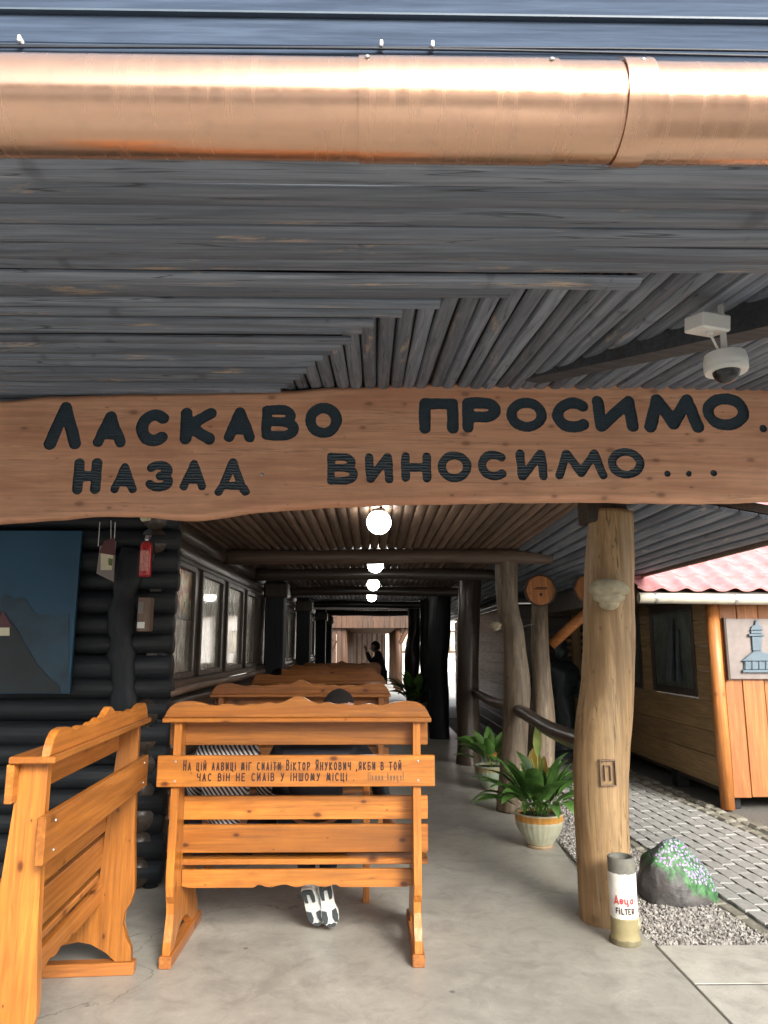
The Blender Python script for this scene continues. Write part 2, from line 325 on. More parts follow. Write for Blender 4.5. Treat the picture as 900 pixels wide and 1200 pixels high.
def mat_tile():
    m, N, L, b = new_mat('glare_pink_metal_tile')
    v = coords(N, L, True); n = tex_noise(N, L, v, 9, 5, 0.6)
    c = mix(N, L, mapr(N, L, n, 0.3, 0.7), (0.55, 0.20, 0.20), (0.72, 0.36, 0.36))  # red tiles paled to pink, sun glare put into the colour
    L.new(c, b.inputs['Base Color']); b.inputs['Roughness'].default_value = 0.28
    return m
M['tile'] = mat_tile()
def mat_stripes():
    m, N, L, b = new_mat('black_white_striped_knit')
    tc = N.new('ShaderNodeTexCoord'); mp = N.new('ShaderNodeMapping'); mp.inputs['Rotation'].default_value = (0, R(38), 0); L.new(tc.outputs['Object'], mp.inputs[0])
    wv = N.new('ShaderNodeTexWave'); wv.inputs['Scale'].default_value = 17; wv.inputs['Distortion'].default_value = 1.2; wv.inputs['Detail Scale'].default_value = 0.6; L.new(mp.outputs[0], wv.inputs[0])
    c = mix(N, L, mapr(N, L, wv.outputs['Fac'], 0.42, 0.58), (0.035, 0.04, 0.05), (0.72, 0.70, 0.68))
    L.new(c, b.inputs['Base Color']); b.inputs['Roughness'].default_value = 0.85
    return m
M['stripes'] = mat_stripes()
M['gravelst'] = plain('grey_gravel', (0.30, 0.285, 0.26), 0.8, var=0.5, nscale=25)

# ---------------------------------------------------------------- helpers
def thing(name, label, cat, loc=(0, 0, 0), rz=0.0, group=None):
    o = bpy.data.objects.new(name, None); C.objects.link(o); o.empty_display_size = 0.1
    o.location = loc; o.rotation_euler = (0, 0, rz); o['label'] = label; o['category'] = cat
    if group: o['group'] = group
    return o
def tag(o, label, cat, group=None):
    o['label'] = label; o['category'] = cat
    if group: o['group'] = group
    return o
def link_mesh(name, me, mat, parent=None, loc=None, rot=None, label=None):
    if mat is not None and len(me.materials) == 0: me.materials.append(mat)
    o = bpy.data.objects.new(name, me); C.objects.link(o)
    if parent: o.parent = parent
    if loc is not None: o.location = loc
    if rot is not None: o.rotation_euler = rot
    if label: o['label'] = label
    return o
def obj(name, bm, mat, parent=None, loc=None, rot=None, smooth=False, label=None, off=None):
    if off is not None: bmesh.ops.translate(bm, verts=bm.verts, vec=-Vector(off))
    bmesh.ops.recalc_face_normals(bm, faces=bm.faces)
    me = bpy.data.meshes.new(name)
    if smooth:
        for f in bm.faces: f.smooth = True
    bm.to_mesh(me); bm.free()
    if smooth == 'auto': me.set_sharp_from_angle(angle=R(40))
    return link_mesh(name, me, mat, parent, loc, rot, label)
def copy_tree(o, parent=None):
    c = o.copy(); C.objects.link(c); c.parent = parent
    for ch in list(o.children): copy_tree(ch, c)
    return c
def bx(bm, x0, x1, y0, y1, z0, z1, bev=0.0, mtx=None):
    r = bmesh.ops.create_cube(bm, size=1)
    vs = r['verts']
    bmesh.ops.scale(bm, verts=vs, vec=(abs(x1 - x0), abs(y1 - y0), abs(z1 - z0)))
    bmesh.ops.translate(bm, verts=vs, vec=((x0 + x1) / 2, (y0 + y1) / 2, (z0 + z1) / 2))
    if bev:
        es = list({e for v in vs for e in v.link_edges})
        rr = bmesh.ops.bevel(bm, geom=es, offset=bev, segments=1, affect='EDGES', profile=0.5)
        vs = list({v for f in rr['faces'] for v in f.verts})
    if mtx is not None: bmesh.ops.transform(bm, matrix=mtx, verts=vs)
    return vs
def box(*a, bev=0.0):
    bm = bmesh.new(); bx(bm, *a, bev=bev); return bm
def prism(bm, pts, axis, d0, d1, bev=0.0):
    """pts 2-D outline; axis 'X' -> pts are (y,z); 'Y' -> (x,z); 'Z' -> (x,y)"""
    def mk(p, d):
        return {'X': (d, p[0], p[1]), 'Y': (p[0], d, p[1]), 'Z': (p[0], p[1], d)}[axis]
    a = [bm.verts.new(mk(p, d0)) for p in pts]; b = [bm.verts.new(mk(p, d1)) for p in pts]
    fs = [bm.faces.new(a), bm.faces.new(b[::-1])]
    n = len(pts)
    for i in range(n): bm.faces.new((a[i], b[i], b[(i + 1) % n], a[(i + 1) % n]))
    if bev:
        es = list({e for f in fs for e in f.edges})
        bmesh.ops.bevel(bm, geom=es, offset=bev, segments=1, affect='EDGES')
    return bm
def tube(bm, pts, rad, seg=12, wob=0.0, seed=0.0, cap=True, flat=1.0):
    pts = [Vector(p) for p in pts]
    if isinstance(rad, (int, float)): rad = [rad] * len(pts)
    rings = []
    up = Vector((0, 0, 1)); t0 = (pts[-1] - pts[0]).normalized()
    ref = Vector((1, 0, 0)) if abs(t0.dot(up)) > 0.8 else up
    for i, p in enumerate(pts):
        t = (pts[min(i + 1, len(pts) - 1)] - pts[max(i - 1, 0)]).normalized()
        u = (ref - t * ref.dot(t)).normalized(); v = t.cross(u)
        ring = []
        for k in range(seg):
            a = 2 * math.pi * k / seg; d = u * math.cos(a) + v * math.sin(a) * flat
            r = rad[i]
            if wob: r *= 1 + wob * noise.noise(Vector((p.x * 2 + d.x * 1.1 + seed, p.y * 2 + d.y * 1.1, p.z * 2 + d.z * 1.1)) ) 
            ring.append(bm.verts.new(p + d * r))
        rings.append(ring)
    for i in range(len(rings) - 1):
        for k in range(seg):
            bm.faces.new((rings[i][k], rings[i][(k + 1) % seg], rings[i + 1][(k + 1) % seg], rings[i + 1][k]))
    if cap: bm.faces.new(rings[0][::-1]); bm.faces.new(rings[-1])
    return bm
def lerp_pts(pts, rads, n):
    """resample polyline + radii smoothly to n samples by cumulative index (Catmull-Rom)"""
    out, ro = [], []
    m = len(pts) - 1
    def cr(a, b, c, d, t): return 0.5 * ((2 * b) + (c - a) * t + (2 * a - 5 * b + 4 * c - d) * t * t + (3 * b - a - 3 * c + d) * t ** 3)
    for i in range(n):
        s = i / (n - 1) * m; k = min(int(s), m - 1); t = s - k
        ix = [max(0, k - 1), k, k + 1, min(m, k + 2)]
        V = [Vector(pts[j]) for j in ix]; out.append(cr(*V, t)); ro.append(cr(*[rads[j] for j in ix], t))
    return out, ro
def lathe(bm, prof, seg=24, c=(0, 0, 0), flute=None):
    rings = []
    for r, z in prof:
        ring = []
        for k in range(seg):
            a = 2 * math.pi * k / seg
            rr = r * (1 + (flute(a, z) if flute else 0))
            ring.append(bm.verts.new((c[0] + rr * math.cos(a), c[1] + rr * math.sin(a), c[2] + z)))
        rings.append(ring)
    for i in range(len(rings) - 1):
        for k in range(seg): bm.faces.new((rings[i][k], rings[i][(k + 1) % seg], rings[i + 1][(k + 1) % seg], rings[i + 1][k]))
    bm.faces.new(rings[0][::-1])
    if prof[-1][0] > 1e-4: bm.faces.new(rings[-1])
    return bm
def blob(bm, c, r, amp=0.2, fr=3.0, sub=3, seed=0.0, sc=(1, 1, 1)):
    rr = bmesh.ops.create_icosphere(bm, subdivisions=sub, radius=1)
    for v in rr['verts']:
        d = v.co.copy(); k = 1 + amp * noise.noise(d * fr + Vector((seed, seed * 2, 0)))
        v.co = Vector((d.x * sc[0], d.y * sc[1], d.z * sc[2])) * r * k + Vector(c)
    return rr['verts']

# ---------------------------------------------------------------- lettering (strokes -> filled outline)
def arc(cx, cy, rx, ry, a0, a1, n=14):
    return [(cx + rx * math.cos(R(a0 + (a1 - a0) * i / n)), cy + ry * math.sin(R(a0 + (a1 - a0) * i / n))) for i in range(n + 1)]
BOWL = lambda y0, y1, xr: [(0, y1), (xr * .55, y1)] + [(xr * .55 + xr * .45 * math.sin(R(t)), (y0 + y1) / 2 + (y1 - y0) / 2 * math.cos(R(t))) for t in range(15, 180, 15)] + [(xr * .55, y0), (0, y0)]
G = {
 'Л': [[(0, 0), (.5, 1), (1, 0)]], 'А': [[(0, 0), (.5, 1), (1, 0)], [(.2, .3), (.8, .3)]],
 'С': [arc(.55, .5, .55, .5, 50, 310)], 'К': [[(0, 0), (0, 1)], [(1, 1), (.1, .5), (1, 0)]],
 'В': [[(0, 0), (0, 1)], BOWL(.53, 1, .88), BOWL(0, .53, 1.0)], 'О': [arc(.5, .5, .5, .5, 0, 360, 22)],
 'П': [[(0, 0), (0, 1), (1, 1), (1, 0)]], 'Р': [[(0, 0), (0, 1)], BOWL(.42, 1, 1.0)],
 'И': [[(0, 1), (.08, 0), (.92, 1), (1, 0)]], 'М': [[(0, 0), (.18, 1), (.5, .12), (.82, 1), (1, 0)]],
 'Н': [[(0, 0), (0, 1)], [(1, 0), (1, 1)], [(0, .5), (1, .5)]],
 'З': [arc(.45, .75, .5, .25, 150, -80, 10) + arc(.45, .27, .55, .27, 75, -150, 12)],
 'Д': [[(0, 0), (.16, .22), (.5, 1), (.84, .22), (1, 0)], [(.16, .2), (.84, .2)]],
 'Ц': [[(0, 1), (0, 0), (.85, 0), (1, 0), (1, -.18)], [(.8, 1), (.8, 0)]], 'І': [[(.5, 0), (.5, .78)], [(.5, 1), (.5, 1.02)]],
 'Й': [[(0, 1), (.02, 0), (.98, 1), (1, 0)], [(.3, 1.25), (.5, 1.17), (.7, 1.25)]], 'Ї': [[(.5, 0), (.5, .8)], [(.2, 1.05), (.22, 1.05)], [(.8, 1.05), (.82, 1.05)]],
 'Г': [[(0, 0), (0, 1), (1, 1)]], 'Т': [[(.5, 0), (.5, 1)], [(0, 1), (1, 1)]],
 'Я': [[(1, 0), (1, 1), (.3, 1), (0, .75), (.3, .48), (1, .48)], [(.5, .48), (0, 0)]],
 'У': [[(0, 1), (.5, .45)], [(1, 1), (.3, 0), (.05, 0)]], 'Ч': [[(0, 1), (0, .6), (.3, .48), (1, .5)], [(1, 1), (1, 0)]],
 'Б': [[(.9, 1), (0, 1), (0, 0)], BOWL(0, .55, 1.0)], 'Е': [[(1, 1), (0, 1), (0, 0), (1, 0)], [(0, .52), (.8, .52)]],
 'Ш': [[(0, 1), (0, 0), (1, 0), (1, 1)], [(.5, 0), (.5, 1)]],
 ',': [[(.5, .05), (.3, -.2)]], '.': [[(.5, 0), (.52, 0)]], '(': [arc(1.0, .5, .8, .75, 130, 230, 8)], ')': [arc(0, .5, .8, .75, 50, -50, 8)], '-': [[(.1, .45), (.9, .45)]],
 'е': [[(.1, .3), (.9, .34)] + arc(.5, .32, .42, .32, 10, 320, 12)], 'ц': [[(0, .62), (0, .05), (.8, .02), (.85, .62)], [(.85, .1), (1, -.25), (.6, -.3)]],
 'а': [arc(.42, .3, .42, .3, 0, 360, 14), [(.85, .62), (.85, .05), (1, 0)]], 'н': [[(.1, 0), (.1, .6)], [(.8, 0), (.8, .6)], [(.1, .32), (.8, .32)]],
 'и': [[(.1, .6), (.1, 0), (.8, .6), (.8, 0)]], 'в': [[(.1, 0), (.1, .6), (.7, .5), (.1, .32), (.8, .15), (.1, 0)]], 'я': [[(.8, 0), (.8, .6), (.2, .5), (.8, .3), (.1, 0)]],
 'F': [[(0, 0), (0, 1), (1, 1)], [(0, .52), (.8, .52)]], 'I': [[(.5, 0), (.5, .78)], [(.5, 1.08), (.5, 1.1)]], 'L': [[(0, 1), (0, 0), (1, 0)]],
 'T': [[(.5, 0), (.5, 1)], [(0, 1), (1, 1)]], 'E': [[(1, 1), (0, 1), (0, 0), (1, 0)], [(0, .52), (.8, .52)]],
 'R': [[(0, 0), (0, 1), (.7, 1), (1, .78), (.7, .5), (0, .5)], [(.4, .5), (1, 0)]],
}
def segs_for(ch, x0, z0, wd, ht, hw):
    out = []
    for pl in G[ch]:
        q = [(x0 + hw + p[0] * (wd - 2 * hw), z0 + hw + p[1] * (ht - 2 * hw)) for p in pl]
        out += list(zip(q[:-1], q[1:]))
    return out
def seg_field(XX, ZZ, segs, hw, Fv):
    for (ax, az), (bx_, bz) in segs:
        m = (XX > min(ax, bx_) - 3 * hw) & (XX < max(ax, bx_) + 3 * hw) & (ZZ > min(az, bz) - 3 * hw) & (ZZ < max(az, bz) + 3 * hw)
        if not m.any(): continue
        x = XX[m]; z = ZZ[m]; dx, dz = bx_ - ax, bz - az; l2 = dx * dx + dz * dz + 1e-12
        t = np.clip(((x - ax) * dx + (z - az) * dz) / l2, 0, 1)
        d = np.hypot(x - ax - t * dx, z - az - t * dz) - hw
        Fv[m] = np.minimum(Fv[m], d)
def march(XX, ZZ, Fv):
    """returns verts (x,z), outside polygons, inside polygons with cell centre, boundary edges"""
    nr, nc = XX.shape; verts = [(XX[i, j], ZZ[i, j]) for i in range(nr) for j in range(nc)]; ec = {}
    def ev(p, q):
        k = (min(p, q), max(p, q))
        if k not in ec:
            a, b = k; fa = Ff[a]; fb = Ff[b]; t = fa / (fa - fb)
            ec[k] = len(verts); va, vb = verts[a], verts[b]
            verts.append((va[0] + (vb[0] - va[0]) * t, va[1] + (vb[1] - va[1]) * t))
        return ec[k]
    Ff = np.where(np.abs(Fv) < 1e-7, 1e-7, Fv).ravel().tolist()
    outs, ins, bnd = [], [], []
    for i in range(nr - 1):
        for j in range(nc - 1):
            q = (i * nc + j, i * nc + j + 1, (i + 1) * nc + j + 1, (i + 1) * nc + j)
            s = [Ff[k] > 0 for k in q]
            if all(s): outs.append(q); continue
            if not any(s): ins.append(q); continue
            po, pi, cr = [], [], []
            for a in range(4):
                p, n_ = q[a], q[(a + 1) % 4]
                (po if s[a] else pi).append(p)
                if s[a] != s[(a + 1) % 4]:
                    e = ev(p, n_); po.append(e); pi.append(e); cr.append(e)
            if len(po) > 2: outs.append(tuple(po))
            if len(pi) > 2: ins.append(tuple(pi))
            if len(cr) == 2: bnd.append(tuple(cr))
    return verts, outs, ins, bnd
def text_mesh(name, items, hw, step, xf):
    """items: (char, x, z, w, h). xf maps (x,z) -> 3-D. Flat painted lettering."""
    xs = [i[1] for i in items] + [i[1] + i[3] for i in items]; zs = [i[2] - .3 * i[4] for i in items] + [i[2] + 1.35 * i[4] for i in items]
    X = np.arange(min(xs) - 3 * hw, max(xs) + 3 * hw, step); Z = np.arange(min(zs) - 3 * hw, max(zs) + 3 * hw, step)
    XX, ZZ = np.meshgrid(X, Z); Fv = np.full(XX.shape, 9.0)
    for ch, x, z, wd, ht in items: seg_field(XX, ZZ, segs_for(ch, x, z, wd, ht, hw), hw, Fv)
    v, o_, ins, b_ = march(XX, ZZ, Fv)
    used = sorted({k for f in ins for k in f}); mp = {k: n for n, k in enumerate(used)}
    me = bpy.data.meshes.new(name); me.from_pydata([xf(*v[k]) for k in used], [], [tuple(mp[k] for k in f) for f in ins])
    return me
def layout(txt, x0, x1, z, h, rel=0.62, capf=1.0, small=0.86):
    """lay a string out evenly between x0 and x1; capitals after a leading '^' are taller"""
    W = {'І': .3, 'Ї': .5, ',': .3, '.': .3, ' ': .75, '(': .4, ')': .4, 'М': 1.15, 'Ш': 1.2, '-': .6, 'I': .3}
    toks, big = [], False
    for ch in txt:
        if ch == '^': big = True; continue
        toks.append((ch, big)); big = False
    tot = sum(W.get(c, 1.0) + .38 for c, b in toks); u = (x1 - x0) / tot; x = x0; out = []
    for c, b in toks:
        wd = W.get(c, 1.0) * u
        if c != ' ': out.append((c, x, z, wd, h * (1.28 if b else 1.0)))
        x += wd + .38 * u
    return out

# ================================================================ GROUND
def sheet(name, pts, z, mat, thick=None):
    bm = bmesh.new(); f = bm.faces.new([bm.verts.new((p[0], p[1], z)) for p in pts])
    o = obj(name, bm, mat); o['kind'] = 'structure'; return o
g = sheet('ground', [(-600, -600), (600, -600), (600, 900), (-600, 900)], -0.03, M['ground'])
E1, E2, E3, E0 = P(650, 992, Z=0), P(676, 1021, Z=0), P(765, 1106, Z=0), P(855, 1200, Z=0)
ex0 = E0 + (E0 - E3).normalized() * 4
bm = bmesh.new()
out = [(-9, -4), (ex0.x, -4), (ex0.x, ex0.y), (E3.x, E3.y), (E2.x, E2.y), (1.47, 6.4), (1.47, 21.5), (-1.62, 21.5), (-1.62, 5.1), (-9, 5.1)]
prism(bm, out, 'Z', -0.1, 0.0)
fl = obj('concrete_floor', bm, M['concrete']); fl['kind'] = 'structure'
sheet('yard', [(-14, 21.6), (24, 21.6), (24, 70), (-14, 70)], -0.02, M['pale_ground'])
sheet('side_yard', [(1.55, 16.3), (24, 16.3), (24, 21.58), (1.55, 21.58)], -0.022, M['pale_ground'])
# slabs at the bottom right
K0, K1 = P(900, 1089, Z=0), P(739, 983, Z=0)
pv = sheet('pavement', [(E3.x + .02, E3.y), (ex0.x + .02, ex0.y), (9, ex0.y), (9, E3.y + .02)], -0.0075, M['joint'])
dirE = (E0 - E3).normalized()
ys = [E3.y - .005, 3.62, 2.9, 2.2, 1.4]
for r in range(4):
    y1, y0 = ys[r], ys[r + 1]
    def ex(y): return E3.x + (y - E3.y) * dirE.x / dirE.y + .02
    xs = [None, 2.75 + .3 * (r % 2), 3.9, 5.2]
    for c in range(3):
        bm = bmesh.new()
        if c == 0: pts = [(ex(y0), y0 + .012), (xs[1] - .012, y0 + .012), (xs[1] - .012, y1), (ex(y1), y1)]
        else: pts = [(xs[c], y0 + .012), (xs[c + 1] - .012, y0 + .012), (xs[c + 1] - .012, y1), (xs[c], y1)]
        prism(bm, pts, 'Z', -0.08, -0.004 + random.uniform(-.003, .003), bev=0.003)
        obj('slab', bm, M['slab'], pv)

# paved path beside the veranda
u = (K1 - K0); u.z = 0; u.normalize(); v = Vector((u.y, -u.x, 0))      # v points right, away from the gravel
Q = P(850, 964, Z=0); wpath = (Q - K0).dot(v); lp = 6.6
s0 = -1.1
A = K0 + u * s0
path = sheet('path', [K0 + u * s0 + v * .0, K0 + u * s0 + v * (wpath + 2.2), K0 + u * lp + v * (wpath + 2.2), K0 + u * lp], -0.018, M['joint'])
LPV, WPV = 0.198, 0.112
def paver_mesh():
    bm = bmesh.new(); pts = []
    prof = [0, .007, .007, 0, -.007, -.007, 0]
    n = 6; hl, hw_ = LPV / 2 - .005, WPV / 2 - .0075
    for k in range(n + 1): pts.append((-hl + 2 * hl * k / n, -hw_ + prof[k]))
    for k in range(n + 1): pts.append((hl - 2 * hl * k / n, hw_ + prof[n - k]))
    prism(bm, pts, 'Z', -0.05, 0.0, bev=0.006)
    me = bpy.data.meshes.new('paver'); bm.to_mesh(me); bm.free(); return me
pme = paver_mesh(); cnt = 0; pvs = []
angv = math.atan2(u.y, u.x)
for c in range(int(wpath / WPV)):
    for r in range(int((lp - s0) / LPV)):
        p = K0 + u * (s0 + (r + .5 + .5 * (c % 2)) * LPV) + v * ((c + .5) * WPV + .03)
        pvs.append((p, r))
pvs.sort(key=lambda t: t[0].length)
rest = bmesh.new()
for k, (p, r) in enumerate(pvs):
    z = random.uniform(-.004, .002)
    if k < 300:
        link_mesh('paver', pme, M['paver'], path, loc=(p.x, p.y, z), rot=(random.uniform(-.01, .01), random.uniform(-.01, .01), angv))
    else:
        mt = Matrix.Translation((p.x, p.y, z)) @ Matrix.Rotation(angv, 4, 'Z')
        bx(rest, -LPV / 2 + .004, LPV / 2 - .004, -WPV / 2 + .004, WPV / 2 - .004, -.03, 0, mtx=mt)
o = obj('paver', rest, M['paver'], path); o['kind'] = 'stuff'
# edging stones of the path (both sides)
kb = thing('path_edging', 'mossy stone edging between the gravel bed and the paved path', 'kerb', (K0.x, K0.y, 0))
a = s0
while a < lp:
    ln = random.uniform(.16, .26); p = K0 + u * (a + ln / 2) - v * .05
    bm = bmesh.new(); bx(bm, -ln / 2 + .006, ln / 2 - .006, -.04, .04, -.08, random.uniform(.0, .018), bev=.012)
    for q in bm.verts: q.co += noise.noise_vector(q.co * 9 + p) * .008
    obj('edging_stone', bm, M['kerb'], kb, loc=(p.x - K0.x, p.y - K0.y, 0), rot=(0, 0, math.atan2(u.y, u.x)))
    a += ln
kb2 = thing('path_edging', 'rough cobble edging between the paved path and the orange kiosk', 'kerb', (Q.x, Q.y, 0))
a = s0
while a < lp:
    ln = random.uniform(.12, .22)
    for rr in range(2):
        p = K0 + u * (a + ln / 2 + rr * .05) + v * (wpath + .06 + rr * .13)
        bm = bmesh.new(); bx(bm, -ln / 2 + .008, ln / 2 - .008, -.055, .055, -.08, random.uniform(.0, .025), bev=.02)
        for q in bm.verts: q.co += noise.noise_vector(q.co * 9 + p) * .012
        obj('cobble', bm, M['kerb'], kb2, loc=(p.x - Q.x, p.y - Q.y, 0), rot=(0, 0, math.atan2(u.y, u.x)))
    a += ln
# concrete apron before the kiosk
bm = bmesh.new()
base = K0 + v * (wpath + .36)
prism(bm, [base + u * -1.1, base + u * -1.1 + v * 3, base + u * 2.2 + v * 3, base + u * 1.7][::1], 'Z', -.06, -.006, bev=.006)
o = obj('kiosk_apron', bm, M['slab']); o['kind'] = 'structure'

# gravel bed
gp = [(E3.x, E3.y), (E2.x, E2.y), (1.47, 6.4), (1.47, 9.5)]
bm = bmesh.new()
tet = [Vector((1, 0, 0)), Vector((-.7, .8, 0)), Vector((-.5, -.9, .1)), Vector((0, 0, .8)), Vector((.1, .1, -.6))]
def kerb_x(y):
    t = (y - K0.y) / u.y; return K0.x + u.x * t - .1 * 1
n = 0
rg = random.Random(3)
while n < 9000:
    y = 4.0 + (rg.random() ** 1.7) * 5.0; 
    if y < E3.y: continue
    xl = E3.x + (E2.x - E3.x) * (y - E3.y) / (E2.y - E3.y) if y < E2.y else 1.47
    xr = kerb_x(y)
    if y < K0.y: xr = K0.x + .5
    if xr < xl: xr = xl + .3
    x = rg.uniform(xl - .0, xr + .02); s = rg.uniform(.007, .016); e = Euler((rg.random() * 6, rg.random() * 6, rg.random() * 6)).to_matrix()
    vs = [bm.verts.new(Vector((x, y, -.012 + rg.random() * .012)) + e @ t * s) for t in tet]
    for f in ((0, 1, 3), (1, 2, 3), (2, 0, 3), (1, 0, 4), (2, 1, 4), (0, 2, 4)): bm.faces.new([vs[q] for q in f])
    n += 1
o = obj('gravel', bm, M['gravelst']); o['kind'] = 'stuff'; o['label'] = 'grey gravel bed between the concrete floor and the path'
sheet('gravel_bed', [(E3.x + .005, E3.y + .002), (4, E3.y + .002), (4, E3.y + .6), (2.2, 8.5), (1.475, 9.5), (1.475, 6.4)], -0.0195, M['gravelst'])

# ================================================================ EAVES AND GUTTER
c0, sl_ = 0.93, 0.135
def plane_pt(x, y):                       # photo pixel -> point on the soffit plane z = 1.5 + c0 + s*Y
    d = CM @ Vector(((x - 450) / F, (600 - y) / F, -1)); t = c0 / (d.z - sl_ * d.y); return CP + d * t
bnd = [plane_pt(*q) for q in ((322, 457), (440, 370), (500, 352), (560, 340), (700, 326), (900, 313), (1000, 308))]
pitch_ang = math.atan(sl_)
eav = thing('eaves_soffit', 'weathered grey slatted soffit tinted with blue glare above the carved welcome board', 'ceiling', (0, 1.62, 2.65))
def half_slat(bm, ln, wd, dp, jit=0.0, seed=0, rnd=False):
    prof = [(-wd / 2, 0), (-wd / 2, -dp * .35), (-wd * .34, -dp * .85), (-wd * .1, -dp), (wd * .15, -dp * .98), (wd * .38, -dp * .8), (wd / 2, -dp * .3), (wd / 2, 0)]
    if rnd: prof = [(wd / 2 * math.cos(R(180 + t)), dp * math.sin(R(180 + t))) for t in (0, 18, 40, 65, 90, 115, 140, 162, 180)]
    n = max(2, int(ln / .35)); rings = []
    for i in range(n + 1):
        x = ln * i / n
        dj = jit * noise.noise(Vector((x * 1.3, seed, 0))); dk = jit * noise.noise(Vector((x * 1.3, seed + 7, 3)))
        rings.append([bm.verts.new((x, p[0] + dj, p[1] + dk)) for p in prof])
    for a_, b_ in zip(rings[:-1], rings[1:]):
        for k in range(len(prof)): bm.faces.new((a_[k], b_[k], b_[(k + 1) % len(prof)], a_[(k + 1) % len(prof)]))
    bm.faces.new(rings[0]); bm.faces.new(rings[-1][::-1])
Y = 1.59; k = 0
def xr_at(y):
    if y < bnd[-1].y: return 3.6
    for a_, b_ in zip(bnd[:-1], bnd[1:]):
        if b_.y <= y <= a_.y: return a_.x + (b_.x - a_.x) * (a_.y - y) / (a_.y - b_.y + 1e-9)
    return bnd[0].x
while Y < 4.56:
    wd = .118 if Y < 2.6 else .115
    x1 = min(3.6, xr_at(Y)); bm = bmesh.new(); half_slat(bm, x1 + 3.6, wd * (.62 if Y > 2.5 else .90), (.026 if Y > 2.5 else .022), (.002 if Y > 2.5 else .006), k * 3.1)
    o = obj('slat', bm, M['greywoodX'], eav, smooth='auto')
    o.location = Vector((-3.6, Y, 1.5 + c0 + sl_ * Y - .012)) - eav.location; o.location.z += random.uniform(-.005, .004); o.rotation_euler = (pitch_ang, random.uniform(-.0015, .0015), random.uniform(-.003, .003))
    Y += wd; k += 1
X = bnd[0].x - .3; k = 0
def yl_at(x):
    if x <= bnd[0].x: return bnd[0].y
    for a_, b_ in zip(bnd[:-1], bnd[1:]):
        if a_.x <= x <= b_.x: return a_.y + (b_.y - a_.y) * (x - a_.x) / (b_.x - a_.x)
    return bnd[-1].y
while X < 3.7:
    y0 = yl_at(X) - .04; ln = 4.45 - y0
    if ln > .06:
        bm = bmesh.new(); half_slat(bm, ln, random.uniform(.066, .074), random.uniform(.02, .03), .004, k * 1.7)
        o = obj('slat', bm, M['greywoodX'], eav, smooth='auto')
        o.location = Vector((X, y0, 1.5 + c0 + sl_ * y0 + .028)) - eav.location; o.location.z += random.uniform(-.004, .004); o.rotation_euler = (0, -pitch_ang, R(90) + random.uniform(-.006, .006))
    X += .078; k += 1
bm = bmesh.new()
for (x, y, z) in ((-5.6, 1.62, .04), (3.8, 1.62, .04), (3.8, 4.7, .04), (-5.6, 4.7, .04)): bm.verts.new((x, y, 1.5 + c0 + sl_ * y + z))
vs = list(bm.verts); tp = [bm.verts.new(q.co + Vector((0, 0, .05))) for q in vs]
bm.faces.new(vs); bm.faces.new(tp[::-1])
for i in range(4): bm.faces.new((vs[i], vs[(i + 1) % 4], tp[(i + 1) % 4], tp[i]))
obj('roof_deck', bm, M['blackwoodX'], eav, off=eav.location)
bm = bmesh.new(); bx(bm, -5.6, 3.8, 4.72, 4.75, 2.52, 3.12); obj('closing_board', bm, M['darkwoodX'], eav, off=eav.location)
# the long dark rafter at the right
a_, b_ = plane_pt(600, 450), plane_pt(900, 352); a_, b_ = a_ - (b_ - a_) * .15, b_ + (b_ - a_) * .5
bm = bmesh.new(); dr = (b_ - a_); ln = dr.length
mt = Matrix.Translation(a_) @ dr.to_track_quat('X', 'Z').to_matrix().to_4x4()
cs = []
for x_, d_ in ((ln * .13, .0), (ln * .5, -.07), (ln, -.15)): cs.append([bm.verts.new((x_, y_, z_)) for y_, z_ in ((-.01, .03), (.12, .03), (.12, d_), (-.01, d_))])
for c1_, c2_ in zip(cs[:-1], cs[1:]):
    for q in range(4): bm.faces.new((c1_[q], c2_[q], c2_[(q + 1) % 4], c1_[(q + 1) % 4]))
bm.faces.new(cs[0]); bm.faces.new(cs[-1][::-1])
bmesh.ops.transform(bm, matrix=mt, verts=bm.verts)
obj('rafter', bm, M['rafter'], eav, off=eav.location)

gz, gy, gr = 2.665, 1.44, .103
gut = thing('roof_gutter', 'copper brown rounded gutter along the front eave at the top', 'gutter', (0, gy, gz))
def gut_piece(x0, x1, r, a0=-200, a1=62, th=.003, n=34):
    bm = bmesh.new(); ro, ri = [], []
    for i in range(n + 1):
        a = R(a0 + (a1 - a0) * i / n)
        ro.append((-math.cos(a) * r, math.sin(a) * r)); ri.append((-math.cos(a) * (r - th), math.sin(a) * (r - th)))
    nx = max(1, int((x1 - x0) / .25))
    loops = []
    for j in range(nx + 1):
        x = x0 + (x1 - x0) * j / nx
        loops.append(([bm.verts.new((x, p[0], p[1])) for p in ro], [bm.verts.new((x, p[0], p[1])) for p in ri]))
    for (A_, B_), (A2, B2) in zip(loops[:-1], loops[1:]):
        for i in range(n): bm.faces.new((A_[i], A_[i + 1], A2[i + 1], A2[i])); bm.faces.new((B_[i], B2[i], B2[i + 1], B_[i + 1]))
        bm.faces.new((A_[0], A2[0], B2[0], B_[0])); bm.faces.new((A_[n], B_[n], B2[n], A2[n]))
    for A_, B_ in (loops[0], loops[-1]):
        for i in range(n): bm.faces.new((A_[i], B_[i], B_[i + 1], A_[i + 1]))
    return bm
gx = lambda px: P(px, 130, Y=gy).x
x_a, x_b = gx(437), gx(645)
obj('gutter_length', gut_piece(-2.4, x_a, gr), M['gutter'], gut, smooth='auto')
obj('gutter_length', gut_piece(x_a - .03, x_b, gr + .0035), M['gutter'], gut, smooth='auto')
obj('gutter_length', gut_piece(x_b - .03, 2.4, gr), M['gutter'], gut, smooth='auto')
st = obj('strap', gut_piece(gx(718), gx(751), gr + .0065, -160, 66), M['gutter'], gut, smooth='auto')
